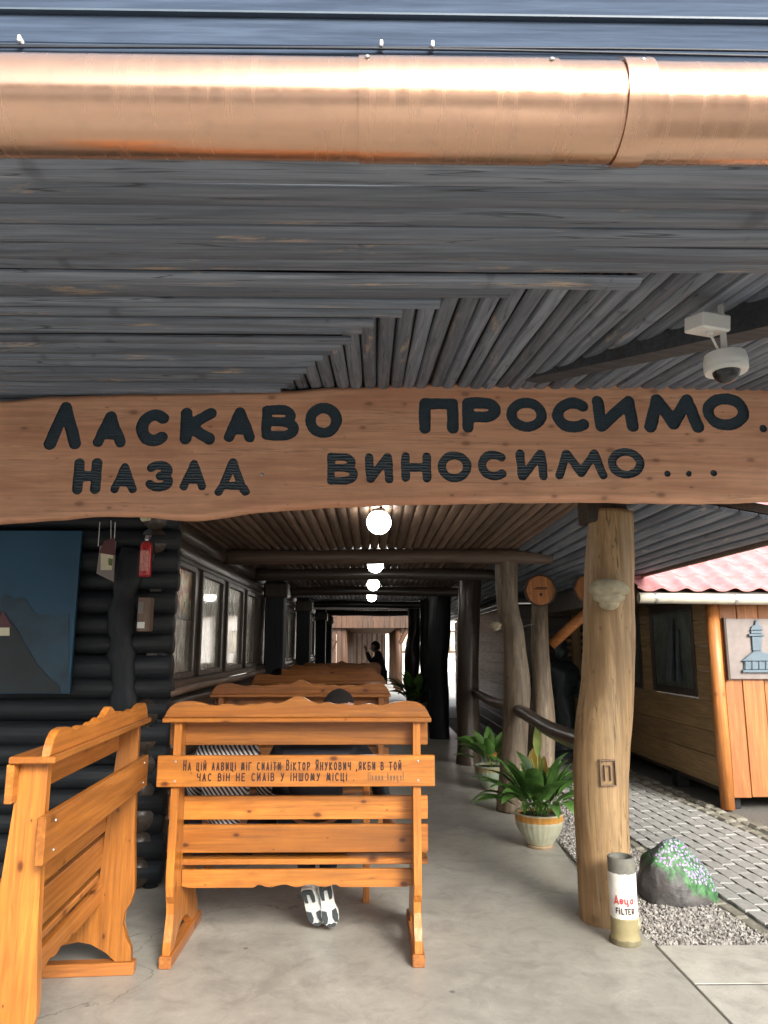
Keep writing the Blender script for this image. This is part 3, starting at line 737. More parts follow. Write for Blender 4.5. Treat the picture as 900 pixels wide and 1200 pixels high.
def screw(parent, x, a):
    bm = bmesh.new(); lathe(bm, [(.006, 0), (.0055, .003), (.003, .0045), (.0001, .005)], 10)
    d = Vector((0, -math.cos(R(a)), math.sin(R(a))))
    q = d.to_track_quat('Z', 'Y')
    obj('screw', bm, M['steel'], parent, loc=Vector((x, 0, 0)) + d * (gr + .0045), rot=q.to_euler(), smooth='auto')
screw(gut, x_a - .012, 30); screw(gut, x_b - .017, 30); screw(st, gx(738), 32)
# fascia above the gutter
fas = thing('fascia_board', 'dark fascia boards tinted with blue glare above the gutter with a pale seam', 'fascia', (0, 1.64, 2.66))
zs = [2.70, 2.985, 3.3]
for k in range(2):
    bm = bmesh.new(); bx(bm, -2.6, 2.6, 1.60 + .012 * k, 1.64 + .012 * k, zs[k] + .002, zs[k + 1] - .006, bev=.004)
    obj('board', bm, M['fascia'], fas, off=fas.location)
zz = P(450, 20, Y=1.61).z
bm = bmesh.new(); bx(bm, -2.6, 2.6, 1.598, 1.612, zz - .003, zz + .003); obj('seam_strip', bm, M['seam'], fas, off=fas.location)
zc = P(450, 55, Y=1.585).z
cb = thing('cable_run', 'pair of dark cables clipped along the fascia above the gutter', 'cable', (0, 1.585, zc))
for q, dz in ((0, 0), (1, -.012)):
    bm = bmesh.new(); pts = [(x, 1.588 - .004 * q, zc + dz + .006 * math.sin(x * 2.1 + q * 1.4)) for x in np.arange(-2.4, 2.41, .15)]
    tube(bm, pts, .0035, 6); obj('cable', bm, M['cable'], cb, off=cb.location, smooth=True)
for px in (22, 447, 507):
    x = P(px, 52, Y=1.58).x; bm = bmesh.new(); bx(bm, x - .004, x + .004, 1.575, 1.598, zc - .004, zc + .014, bev=.002)
    obj('cable_clip', bm, M['white'], cb, off=cb.location)

# ================================================================ CARVED WELCOME BOARD
BY = 4.1; BT = .075
top_px = [(-70, 471), (0, 468), (60, 463), (130, 461), (230, 459), (330, 457), (400, 452), (470, 449), (520, 446), (600, 447), (700, 444), (780, 443), (850, 446), (900, 447), (990, 444)]
bot_px = [(-70, 613), (0, 612), (40, 609), (90, 605), (140, 602), (190, 606), (230, 609), (260, 605), (300, 598), (400, 592), (480, 589), (600, 587), (700, 586), (760, 588), (830, 588), (900, 586), (990, 585)]
tw = [P(x, y, Y=BY) for x, y in top_px]; bw = [P(x, y, Y=BY) for x, y in bot_px]
xa, xb = -2.42, 2.52
step = .0068; nc = int((xb - xa) / step); nr = 104
xs = np.linspace(xa, xb, nc)
def smooth_interp(xs, pts):
    px = np.array([p.x for p in pts]); pz = np.array([p.z for p in pts]); y = np.interp(xs, px, pz)
    k = np.hanning(41); k /= k.sum(); return np.convolve(np.pad(y, 20, mode='edge'), k, 'valid')
zt = smooth_interp(xs, tw); zb = smooth_interp(xs, bw)
zt = zt + np.array([.006 * noise.noise(Vector((x * 6, 0, 0))) for x in xs]); zb = zb + np.array([.006 * noise.noise(Vector((x * 6, 5, 0))) for x in xs])
T = np.linspace(0, 1, nr)[:, None]
XX = np.tile(xs, (nr, 1)); ZZ = zb[None, :] + (zt - zb)[None, :] * T
letters = [('Л', 51, 99, 471, 527), ('А', 108, 150, 482, 524), ('С', 158, 201, 480, 523), ('К', 210, 254, 478, 521), ('А', 262, 300, 477, 518), ('В', 306, 351, 475, 516), ('О', 357, 401, 472, 513),
 ('П', 491, 537, 467, 508), ('Р', 542, 587, 466, 507), ('О', 594, 640, 466, 506), ('С', 648, 692, 466, 507), ('И', 695, 746, 464, 506), ('М', 755, 822, 462, 507), ('О', 825, 876, 461, 504),
 ('Н', 84, 120, 537, 579), ('А', 129, 162, 542, 578), ('З', 170, 204, 540, 576), ('А', 210, 243, 539, 575), ('Д', 251, 294, 537, 581),
 ('В', 383, 420, 531, 568), ('И', 427, 461, 531, 566), ('Н', 470, 505, 530, 565), ('О', 513, 552, 529, 565), ('С', 560, 595, 528, 563), ('И', 605, 641, 527, 563), ('М', 651, 710, 527, 562), ('О', 713, 754, 525, 561),
 ('.', 890, 899, 497, 506), ('.', 778, 786, 551, 559), ('.', 803, 811, 551, 559), ('.', 832, 840, 550, 558)]
Fv = np.full(XX.shape, 9.0); lb = []
for ch, x0, x1, y0, y1 in letters:
    a_ = P(x0, y1, Y=BY); b_ = P(x1, y0, Y=BY); h = b_.z - a_.z
    hw = h * (.158 if y0 < 520 else .142)
    if ch == 'О': hw *= .93
    if ch == 'В': hw *= .86
    if ch == '.': hw = h * .45
    if ch == 'А': hw *= .9
    if ch == 'Л': hw *= .78
    if ch == 'Д': hw *= .76
    seg_field(XX, ZZ, segs_for(ch, a_.x, a_.z, b_.x - a_.x, h, hw), hw, Fv); lb.append(((a_.x + b_.x) / 2, (a_.z + b_.z) / 2, (b_.x - a_.x), h))
for i_ in range(nr):
    for j_ in range(nc):
        if abs(Fv[i_, j_]) < .03:
            x_, z_ = XX[i_, j_], ZZ[i_, j_]; Fv[i_, j_] += .0045 * noise.noise(Vector((x_ * 14, z_ * 14, 1))) + .0022 * noise.noise(Vector((x_ * 60, z_ * 60, 5)))
V, outs, ins, bd = march(XX, ZZ, Fv)
wb = thing('welcome_board', 'long live edge timber slab carved with two rows of dark Cyrillic letters', 'sign', (0, BY, 2.6))
ORG = Vector((0, BY, 2.6))
nring = 6
verts = []
def surf_y(x, z):                                   # gentle adzed relief of the face, rolled over at the edges
    return BY + .005 * noise.noise(Vector((x * 1.6, z * 5, 0)))
zti = lambda x: np.interp(x, xs, zt); zbi = lambda x: np.interp(x, xs, zb)
for x, z in V:
    e = min(zti(x) - z, z - zbi(x)); roll = .022 * max(0, 1 - e / .03) ** 2
    verts.append((x, surf_y(x, z) + roll - BY, z - 2.6))
faces = [f[::1] for f in outs]
base_n = len(verts)
for side, zarr, row in ((1, zt, nr - 1), (-1, zb, 0)):       # rounded edge strips and the back
    prev = [row * nc + j for j in range(nc)]
    for (dy, dz) in ((.045, .006 * side), (BT, -.002 * side)):
        cur = []
        for j in range(nc):
            cur.append(len(verts)); verts.append((xs[j], dy, zarr[j] + dz - 2.6))
        for j in range(nc - 1): faces.append((prev[j], prev[j + 1], cur[j + 1], cur[j]) if side == 1 else (prev[j], cur[j], cur[j + 1], prev[j + 1]))
        prev = cur
    if side == 1: topback = prev
    else: botback = prev
for j in range(nc - 1): faces.append((topback[j], topback[j + 1], botback[j + 1], botback[j]))
me = bpy.data.meshes.new('slab'); me.from_pydata(verts, [], faces)
for p in me.polygons: p.use_smooth = True
me.set_sharp_from_angle(angle=R(50))
link_mesh('slab', me, M['signX'], wb)
# recessed letters: one part each
def which(x, z): return min(range(len(lb)), key=lambda k: max(abs(x - lb[k][0]) / (lb[k][2] * .5 + .004), abs(z - lb[k][1]) / (lb[k][3] * .58)))
buckets = [[[], []] for _ in lb]
for f in ins:
    cx = sum(V[k][0] for k in f) / len(f); cz = sum(V[k][1] for k in f) / len(f); buckets[which(cx, cz)][0].append(f)
for e in bd:
    buckets[which((V[e[0]][0] + V[e[1]][0]) / 2, (V[e[0]][1] + V[e[1]][1]) / 2)][1].append(e)
DEP = .012
for k, (fs, es) in enumerate(buckets):
    vv, ff, mp = [], [], {}
    def gv(i, d):
        if (i, d) not in mp:
            x, z = V[i]; mp[(i, d)] = len(vv)
            groove = .0035 * math.sin(z * 2 * math.pi / .017 + x * 9 + 2 * noise.noise(Vector((x * 8, z * 8, 0)))) * (.8 if letters[k][3] > 520 else .12) if d else 0
            vv.append((x, surf_y(x, z) + (DEP + groove if d else 0) - BY, z - 2.6))
        return mp[(i, d)]
    for f in fs: ff.append(tuple(gv(i, 1) for i in f))
    for a_, b_ in es: ff.append((gv(a_, 0), gv(b_, 0), gv(b_, 1), gv(a_, 1)))
    if not ff: continue
    me = bpy.data.meshes.new('carved_letter'); me.from_pydata(vv, [], ff); link_mesh('carved_letter', me, M['paintdark'], wb)
for (px, py) in ((307, 556), (702, 452)):
    p = P(px, py, Y=BY); bm = bmesh.new(); lathe(bm, [(.011, 0), (.009, .004), (.0001, .006)], 10)
    obj('bolt', bm, M['steel'], wb, loc=p - ORG + Vector((0, .001, 0)), rot=(R(90), 0, 0))

# security camera and its box
bx_c = P(829, 374, Y=plane_pt(829, 372).y - .22)
jb = thing('junction_box', 'white plastic junction box on the soffit above the security camera', 'junction box', bx_c)
bm = bmesh.new(); bx(bm, -.065, .065, -.05, .05, -.05, .01, bev=.006); obj('box', bm, M['white'], jb, rot=(pitch_ang, 0, R(18)))
bm = bmesh.new(); lathe(bm, [(.014, 0), (.014, .012), (.0001, .013)], 12); obj('cable_gland', bm, M['white'], jb, loc=(.0, -.01, -.064))
dm = P(851, 434, Y=bx_c.y + .06)
sc = thing('security_camera', 'round white dome security camera under the soffit at the right', 'camera', dm)
bm = bmesh.new(); lathe(bm, [(.070, .0), (.077, .01), (.078, .035), (.072, .062), (.03, .066), (.0001, .066)], 28); obj('housing', bm, M['white'], sc, smooth='auto')
bm = bmesh.new(); lathe(bm, [(.052, -.006), (.074, -.008), (.078, .004), (.052, .006)], 28); obj('ring', bm, M['white'], sc, smooth='auto')
bm = bmesh.new(); rr = bmesh.ops.create_uvsphere(bm, u_segments=20, v_segments=12, radius=.05); obj('dome', bm, M['blackplastic'], sc, loc=(0, 0, .0), smooth=True)
bm = bmesh.new(); tube(bm, [bx_c + Vector((0, -.01, -.06)) - dm, (bx_c - dm) * .5 + Vector((.004, 0, -.02)), (0, 0, .064)], .005, 8); obj('cable', bm, M['white'], sc, smooth=True)
bm = bmesh.new(); tube(bm, [(0, 0, .06), (.01, .02, plane_pt(851, 405).z - dm.z + .02)], .012, 8); obj('mount', bm, M['white'], sc, smooth=True)

# ================================================================ VERANDA CEILING, BEAMS, LAMPS
CZ = 2.45
vc = thing('veranda_ceiling', 'brown slatted ceiling running down the length of the veranda', 'ceiling', (0, 4.3, CZ))
X = -1.5; k = 0
protos = []
for q in range(3):
    bm = bmesh.new(); half_slat(bm, 17.2, .074, .02, .004, q * 5.3); bmesh.ops.recalc_face_normals(bm, faces=bm.faces)
    for f in bm.faces: f.smooth = True
    me = bpy.data.meshes.new('slat'); bm.to_mesh(me); bm.free(); me.set_sharp_from_angle(angle=R(40)); me.materials.append(M['brownslatX']); protos.append(me)
while X < 1.42:
    o = link_mesh('slat', protos[k % 3], None, vc, loc=(X, 0, 0), rot=(0, 0, R(90) + random.uniform(-.0006, .0006)))
    X += .08; k += 1
# outer slope
slope = math.atan2(.235, 1.28); dx = .118 * math.cos(slope); k = 0; X = 1.45
bm = bmesh.new(); half_slat(bm, 17.2, .108, .032, .006, 2.2); bmesh.ops.recalc_face_normals(bm, faces=bm.faces)
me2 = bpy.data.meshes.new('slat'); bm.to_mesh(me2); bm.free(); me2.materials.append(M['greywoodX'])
while X < 2.62:
    z = CZ - (X - 1.42) * math.tan(slope)
    link_mesh('slat', me2, None, vc, loc=(X, 0, z - CZ), rot=(0, slope, 0)).rotation_euler = Euler((slope, 0, R(90)))
    X += dx; k += 1
bm = bmesh.new(); bx(bm, -1.6, 1.45, 4.3, 21.5, CZ + .004, CZ + .05); obj('ceiling_deck', bm, M['darkwoodY'], vc, off=vc.location)
bm = bmesh.new(); prism(bm, [(1.452, CZ + .004), (2.68, CZ + .004 - (2.68 - 1.42) * math.tan(slope)), (2.68, CZ + .06 - (2.68 - 1.42) * math.tan(slope)), (1.452, CZ + .06)], 'Y', 4.3, 21.5)
obj('outer_deck', bm, M['darkwoodY'], vc, off=vc.location)
zE = CZ - (2.68 - 1.42) * math.tan(slope)
bm = bmesh.new(); bx(bm, 2.682, 2.71, 4.3, 21.5, zE - .045, zE + .07, bev=.004); obj('eave_board', bm, M['brownslatY'], vc, off=vc.location)
beamy = [7.1, 8.9, 11.7, 15.5, 19.6]
for k, by in enumerate(beamy):
    bm = bmesh.new(); pts = [(x, 0, .0 + .008 * math.sin(x * 2 + k)) for x in np.linspace(-1.5, 1.75 if k == 0 else 1.6, 14)]
    tube(bm, pts, [.072 + .004 * math.sin(i * 1.3 + k) for i in range(14)], 12, wob=.12, seed=k)
    obj('beam', bm, M['brownslatX'] if k == 0 else M['darkwoodX'], vc, loc=(0, by - 4.3, CZ - .095 - CZ), smooth=True)
# plank gable at the end of the veranda
lampx = [(444, 612, 5.0), (440, 661, 7.6), (437.5, 685, 10.0), (435.5, 700, 12.6)]
lamp_lb = ['nearest lit white globe lamp just below the welcome board', 'lit globe lamp half hidden behind the first ceiling beam', 'lit globe lamp between the second and third ceiling beams', 'farthest lit globe lamp, tucked behind the dark third beam']
for k, (px, py, Y) in enumerate(lampx):
    p = P(px, py, Y=Y)
    if k in (1, 3): p.z = 2.33
    t = thing('globe_lamp', lamp_lb[k], 'lamp', (p.x, p.y, p.z), group='globe lamps down the veranda ceiling')
    bm = bmesh.new(); bmesh.ops.create_uvsphere(bm, u_segments=28, v_segments=18, radius=.084); obj('globe', bm, M['globe'], t, smooth=True)
    bm = bmesh.new(); lathe(bm, [(.045, .07), (.048, .09), (.03, CZ - p.z)], 18); obj('lamp_base', bm, M['darkwoodZ'], t, smooth='auto')

# ================================================================ WALLS ON THE LEFT
def logwall_piece(ln, r, seed, axis='X'):
    bm = bmesh.new(); n = max(4, int(ln / .5)); pts = [((ln * i / n, .012 * noise.noise(Vector((i * .7, seed, 0))), .006 * noise.noise(Vector((i * .7, seed, 4)))) if axis == 'X' else (.012 * noise.noise(Vector((i * .7, seed, 0))), ln * i / n, .006 * noise.noise(Vector((i * .7, seed, 4))))) for i in range(n + 1)]
    tube(bm, pts, [r * (1 + .05 * noise.noise(Vector((i * .9, seed, 8)))) for i in range(n + 1)], 14); return bm
lw = thing('log_wall', 'near black log wall behind the left bench, hung with a blue picture', 'wall', (-3.5, 5.02, 0))
z = .1; k = 0
while z < 3.0:
    r = .078 + .008 * math.sin(k * 2.3); obj('log', logwall_piece(3.9, r, k * 1.9), M['blackwoodX'], lw, loc=(-5.235 + random.uniform(-.015, .015) - lw.location.x, 0, z), smooth=True)
    z += r * 1.8; k += 1
bm = bmesh.new(); bx(bm, -5.2, -1.42, 5.05, 5.09, 0, 3.0); obj('lining', bm, M['blackwoodX'], lw, off=lw.location)
ww = thing('window_wall', 'dark log side wall of the veranda with a row of tall windows', 'wall', (-1.46, 4.95, 0))
z = .1; k = 0
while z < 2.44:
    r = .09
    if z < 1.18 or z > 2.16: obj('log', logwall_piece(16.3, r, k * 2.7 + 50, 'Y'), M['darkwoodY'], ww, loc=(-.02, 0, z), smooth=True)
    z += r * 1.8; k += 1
obj('corner_post', tube(bmesh.new(), [(0, 0, 0), (0.005, 0, 1.2), (0, 0, 2.45)], .05, 12, wob=.2), M['blackwoodZ'], ww, loc=(.06, .08, 0), smooth=True)
for zc_, hh, nm in ((1.245, .05, 'sill'), (2.12, .04, 'lintel')):
    bm = bmesh.new(); bx(bm, -1.54, -1.33 if nm == 'sill' else -1.37, 5.0, 21.2, zc_ - hh / 2, zc_ + hh / 2, bev=.008)
    obj(nm, bm, M['darkwoodY'], ww, off=ww.location)
bm = bmesh.new(); tube(bm, [(-1.35, 5.0 + i * .59, 1.19 + .008 * math.sin(i)) for i in range(28)], .03, 10); obj('sill_rail', bm, M['brownslatY'], ww, off=ww.location, smooth=True)
wins = [(5.05, 5.72), (5.92, 6.78), (6.98, 7.85), (8.05, 8.8), (11.2, 11.9), (12.05, 12.8), (14.9, 15.6), (15.75, 16.5), (16.65, 17.4), (18.7, 19.5)]
for k, (a_, b_) in enumerate(wins):
    bm = bmesh.new()
    for (y0, y1, z0, z1) in ((a_, a_ + .045, 1.27, 2.10), (b_ - .045, b_, 1.27, 2.10), (a_ + .045, b_ - .045, 1.27, 1.315), (a_ + .045, b_ - .045, 2.055, 2.10)):
        bx(bm, -1.41, -1.355, y0 + .0005, y1 - .0005, z0, z1, bev=.005)
    f = obj('window', bm, M['darkwoodZ'], ww, off=ww.location)
    bm = bmesh.new(); bx(bm, -1.395, -1.385, a_ + .046, b_ - .046, 1.316, 2.054)
    pn = obj('pane', bm, M['panetop'] if k == 0 else M['pane'], f, off=ww.location)
    if k == 0: pn['label'] = 'pane with a coloured picture in its upper half'
    bm = bmesh.new(); bx(bm, -1.383, -1.378, a_ + .05, b_ - .05, 1.69, 1.705)
    if k < 1: obj('glazing_bar', bm, M['darkwoodY'], f, off=ww.location)
    else: bm.free()
ed = [4.98] + [q for w_ in wins for q in w_] + [21.2]
for k in range(0, len(ed), 2):
    y0, y1 = ed[k] + .006, ed[k + 1] - .006
    n = max(1, round((y1 - y0) / .3))
    for q in range(n):
        ya = y0 + (y1 - y0) * q / n; yb = y0 + (y1 - y0) * (q + 1) / n - (.004 if q < n - 1 else 0)
        bm = bmesh.new(); bx(bm, -1.50, -1.38, ya, yb, 1.272, 2.098, bev=.006); obj('board', bm, M['darkwoodZ'], ww, off=ww.location)
for k, (py_, wd) in enumerate(((9.5, .24), (13.4, .24), (17.9, .24), (20.7, .24))):
    t = thing('wall_pillar', ['black timber pillar past the first row of windows', 'black pillar in the middle of the window wall', 'third black pillar along the window wall', 'last black pillar at the far end of the window wall'][k], 'pillar', (-1.23, py_, 0), group='black pillars along the window wall')
    bm = bmesh.new(); bx(bm, -.12, .12, -.15, .15, 0, 2.36, bev=.015); obj('shaft', bm, M['blackwoodZ'], t)
    bm = bmesh.new(); bx(bm, -.14, .16, -.17, .17, 2.1, 2.3, bev=.02); obj('bracket', bm, M['darkwoodZ'], t)

# things on the log wall
WY = 4.89
def flat(bm, pts_px, Y, th=.006):
    pts = [P(x, y, Y=Y) for x, y in pts_px]; return prism(bm, [(p.x, p.z) for p in pts], 'Y', Y, Y + th)
pa = P(0, 620, Y=WY); pb = P(81, 813, Y=WY)
pic = thing('wall_picture', 'large blue painting with dark hills on the black log wall', 'painting', (pb.x - .5, WY, pb.z))
bm = bmesh.new(); bx(bm, pb.x - 1.0, pb.x, WY, WY + .03, pb.z, P(80, 622, Y=WY).z, bev=.003); obj('panel', bm, M['blue'], pic, off=pic.location)
def ridge(name, y0, amp, seed, mat, d, x1=80, drop=0.0):
    top = [(x, y0 + amp * noise.noise(Vector((x * .018 + seed, seed, 0))) + amp * .3 * noise.noise(Vector((x * .08 + seed, 0, 0))) + drop * max(0, x) ) for x in np.linspace(-110, x1, 40)]
    bm = bmesh.new(); flat(bm, [(-110, 812)] + top + [(x1, 812)], WY - d, .003); obj(name, bm, mat, pic, off=pic.location)
ridge('painted_far_ridge', 700, 34, 2.2, M['ridge'], .004, 80.6, .25)
ridge('painted_hill', 722, 40, 5.1, M['hill'], .008, 70, 1.35)
bm = bmesh.new(); flat(bm, [(-6, 735), (4, 716), (14, 735)], WY - .012, .003); obj('painted_roof', bm, M['maroon'], pic, off=pic.location)
bm = bmesh.new(); flat(bm, [(-3, 745), (-3, 735.4), (11, 735.4), (11, 745)], WY - .012, .003); obj('painted_house', bm, M['cream'], pic, off=pic.location)
# hanging card with a picture of a house
cy = 4.84
c0_ = P(124, 680, Y=cy)
cdh = thing('hanging_card', 'small card with a picture of a house hanging on the log wall', 'picture', (c0_.x, cy, c0_.z))
bm = bmesh.new(); flat(bm, [(113, 672), (117, 640), (136, 634), (133, 682)], cy, .004); obj('card', bm, M['panelgrey'], cdh, off=cdh.location)
bm = bmesh.new(); flat(bm, [(118, 668), (118, 646), (133, 650), (131, 668)], cy - .004, .0035); obj('printed_house', bm, M['cream'], cdh, off=cdh.location)
bm = bmesh.new(); flat(bm, [(116, 648), (122, 634), (134, 630), (135, 651)], cy - .008, .0035); obj('printed_roof', bm, M['maroon'], cdh, off=cdh.location)
bm = bmesh.new(); flat(bm, [(127, 662), (127, 654), (132, 655), (131, 663)], cy - .008, .0035); obj('printed_window', bm, M['olive'], cdh, off=cdh.location)
for (x0, y0, x1, y1) in ((115, 640, 117, 612), (130, 632, 130, 610), (134, 633, 135, 612)):
    bm = bmesh.new(); tube(bm, [P(x0, y0, Y=cy), P(x1, y1, Y=cy)], .0025, 6); obj('string', bm, M['white'], cdh, off=cdh.location)
# fire extinguisher
ey = 4.82; eb = P(169.5, 676, Y=ey); et = P(170, 634, Y=ey); eh = et.z - eb.z
ex_ = thing('fire_extinguisher', 'small red fire extinguisher on the log wall near the corner', 'extinguisher', eb)
bm = bmesh.new(); lathe(bm, [(.032, 0), (.039, .008), (.039, eh * .84), (.033, eh * .94), (.015, eh)], 22); obj('cylinder', bm, M['red'], ex_, smooth='auto')
bm = bmesh.new(); lathe(bm, [(.012, eh), (.014, eh + .012), (.010, eh + .03), (.0001, eh + .031)], 12); bx(bm, -.008, .03, -.008, .008, eh + .03, eh + .036); bx(bm, -.008, .026, -.006, .006, eh + .018, eh + .022)
obj('valve', bm, M['steel'], ex_)
bm = bmesh.new(); n = 10
vs = [[bm.verts.new((.0397 * math.sin(a), -.0397 * math.cos(a), z)) for a in np.linspace(-.75, .75, n)] for z in (eh * .15, eh * .72)]
for k in range(n - 1): bm.faces.new((vs[0][k], vs[0][k + 1], vs[1][k + 1], vs[1][k]))
lm = plain('extinguisher_label', (0.55, 0.22, 0.18), 0.5, var=0.7, nscale=90); obj('printed_label', bm, lm, ex_)
bm = bmesh.new(); tube(bm, [(.012, 0, eh + .015), (.045, 0, eh), (.05, 0, eh * .6), (.045, 0, eh * .3)], .004, 8); obj('hose', bm, M['blackplastic'], ex_, smooth=True)
# switch box below it
sb0 = P(168.5, 740, Y=4.86)
sb = thing('switch_box', 'narrow brown box with two pale labels below the extinguisher', 'switch box', sb0)
hh = P(168, 700, Y=4.86).z - sb0.z
bm = bmesh.new(); bx(bm, -.04, .04, -.03, .06, 0, hh, bev=.005); obj('case', bm, M['brownslatZ'], sb)
bm = bmesh.new(); bx(bm, -.035, .012, -.034, -.0305, .02, .06); obj('paper_label', bm, M['white'], sb)
bm = bmesh.new(); bx(bm, -.034, .0, -.034, -.0305, hh * .52, hh * .85); obj('paper_label', bm, M['panelgrey'], sb)
# little spot lamp above
q = P(172, 608, Y=4.8)
sp = thing('wall_spotlight', 'small pale spotlight above the fire extinguisher', 'spotlight', q)
bm = bmesh.new(); tube(bm, [(-.03, 0, .0), (.015, -.02, .012)], [.02, .028], 14); obj('shade', bm, M['cream'], sp, smooth='auto')
bm = bmesh.new(); tube(bm, [(-.03, 0, 0), (-.045, .05, .01), (-.045, .1, .01)], .007, 8); obj('arm', bm, M['steel'], sp)
# carved dark figure on the wall
fx = P(138, 800, Y=4.88)
cf = thing('carved_mask_column', 'near black lumpy wood carving on the log wall beside the extinguisher', 'carving', (fx.x, 4.955, .80))
bm = bmesh.new()
cz_ = np.linspace(0, 1.35, 26)
tube(bm, [(.02 * math.sin(z_ * 5), 0, z_) for z_ in cz_], [.085 + .010 * math.sin(z_ * 23) + .008 * math.sin(z_ * 41) for z_ in cz_], 20, wob=.3, seed=8, flat=.7)
obj('carving', bm, M['blackwoodZ'], cf, smooth=True)

# ================================================================ POSTS ON THE RIGHT
def post(name, label, px_rows, Y, mat, group, zs=None, seed=0, wob=.06, z0=0.0):
    """px_rows: (y pixel, left x, right x) from top to foot, in the photograph"""
    pts, rs = [], []
    for y, xl, xr in px_rows:
        a_ = P(xl, y, Y=Y); b_ = P(xr, y, Y=Y); pts.append(((a_ + b_) / 2)); rs.append((b_.x - a_.x) / 2 * .985)
    pts = pts[::-1]; rs = rs[::-1]
    dz = z0 - pts[0].z
    pts[0].z = z0
    t = thing(name, label, 'post', (pts[0].x, Y, z0), group=group)
    P2, R2 = lerp_pts(pts, rs, 70)
    bm = bmesh.new(); tube(bm, P2, R2, 44, wob=wob, seed=seed)
    for v_ in bm.verts:
        a_ = math.atan2(v_.co.y - P2[30].y, v_.co.x - P2[30].x)
        q_ = Vector((math.cos(a_) * 5, math.sin(a_) * 5, v_.co.z * 1.1 + seed)); d_ = Vector((math.cos(a_), math.sin(a_), 0))
        v_.co += d_ * (.006 * noise.noise(q_) + .004 * noise.noise(Vector((q_.x * 2.6, q_.y * 2.6, v_.co.z * 9 + seed))))
    o = obj('trunk', bm, mat, t, off=t.location, smooth=True)
    return t
GP = 'log posts along the open side'
p1 = post('log_post', 'thick honey coloured log post with a bracket fungus, beside the ashtray tube', [(600, 691, 741), (650, 687, 742), (700, 685, 742), (760, 684, 742), (810, 681, 741), (850, 675, 739), (893, 672, 736), (950, 673, 736), (1000, 676, 738), (1050, 678, 741), (1092, 680, 748)], 4.42, M['logZ'], GP, seed=3, wob=.02)
def fungus(parent, px, py, Y, r, seed):
    p = P(px, py, Y=Y); bm = bmesh.new()
    for q, (dz, k) in enumerate(((0, 1.0), (-.34, .8), (-.62, .5))):
        rr = bmesh.ops.create_uvsphere(bm, u_segments=22, v_segments=10, radius=1)
        for v in rr['verts']:
            n_ = 1 + .10 * noise.noise(v.co * 2 + Vector((seed, q, 0)))
            v.co = Vector((v.co.x * r * k * n_, v.co.y * r * .7 * k * n_, v.co.z * r * (.62 if v.co.z > 0 else .34) * n_ + dz * r))
    obj('bracket_fungus', bm, M['fungus'], parent, loc=p - Vector(parent.location), smooth=True)
fungus(p1, 713, 692, 4.24, .118, 1)
# carved little door on the post
q = P(713, 906, Y=4.245); bm = bmesh.new(); hw_, hh_ = .045, .07
for (x0, x1, z0, z1) in ((-hw_, hw_, hh_ - .006, hh_), (-hw_, hw_, -hh_, -hh_ + .006), (-hw_, -hw_ + .005, -hh_ + .006, hh_ - .006), (hw_ - .005, hw_, -hh_ + .006, hh_ - .006), (-.02, .016, hh_ * .5, hh_ * .58), (-.02, -.015, -hh_ * .6, hh_ * .5), (.012, .016, -hh_ * .6, hh_ * .5)):
    bx(bm, x0, x1, 0, .02, z0, z1)
obj('carved_door', bm, M['brownslatZ'], p1, loc=q - Vector(p1.location))
bm = bmesh.new(); bx(bm, -.15, .1, -.08, .12, 2.24, 2.44, bev=.01); obj('cap_block', bm, M['darkwoodZ'], p1, loc=(P(712, 605, Y=4.42).x - p1.location.x, 0, 0))
p2 = post('log_post', 'crooked weathered log post holding the first ceiling beam', [(652, 579, 606), (690, 581, 606), (715, 583, 608), (735, 588, 613), (760, 590, 616), (800, 590, 621), (850, 588, 620), (900, 585, 617), (950, 582, 616)], 7.15, M['oldlogZ'], GP, seed=9, wob=.12)
fungus(p2, 581, 733, 7.0, .055, 5)
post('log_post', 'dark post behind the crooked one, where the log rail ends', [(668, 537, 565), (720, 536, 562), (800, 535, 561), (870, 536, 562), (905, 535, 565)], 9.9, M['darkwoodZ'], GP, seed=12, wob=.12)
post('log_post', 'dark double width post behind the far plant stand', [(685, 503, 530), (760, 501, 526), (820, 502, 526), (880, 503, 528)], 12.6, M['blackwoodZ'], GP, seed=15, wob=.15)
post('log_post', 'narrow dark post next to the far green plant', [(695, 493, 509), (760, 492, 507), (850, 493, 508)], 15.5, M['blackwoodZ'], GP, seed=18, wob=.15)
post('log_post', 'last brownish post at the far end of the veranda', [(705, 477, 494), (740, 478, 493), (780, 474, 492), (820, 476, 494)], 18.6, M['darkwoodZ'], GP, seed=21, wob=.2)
rail = thing('log_rail', 'dark round log rail running between the veranda posts', 'railing', (1.36, 4.5, .9))
P2, R2 = lerp_pts([(1.37, 4.45, .90), (1.35, 5.6, .88), (1.37, 7.1, .91), (1.34, 8.4, .89), (1.36, 9.9, .90)], [.062, .058, .055, .052, .05], 26)
bm = bmesh.new(); tube(bm, P2, R2, 14, wob=.15, seed=4); obj('log', bm, M['darkwoodY'], rail, off=rail.location, smooth=True)

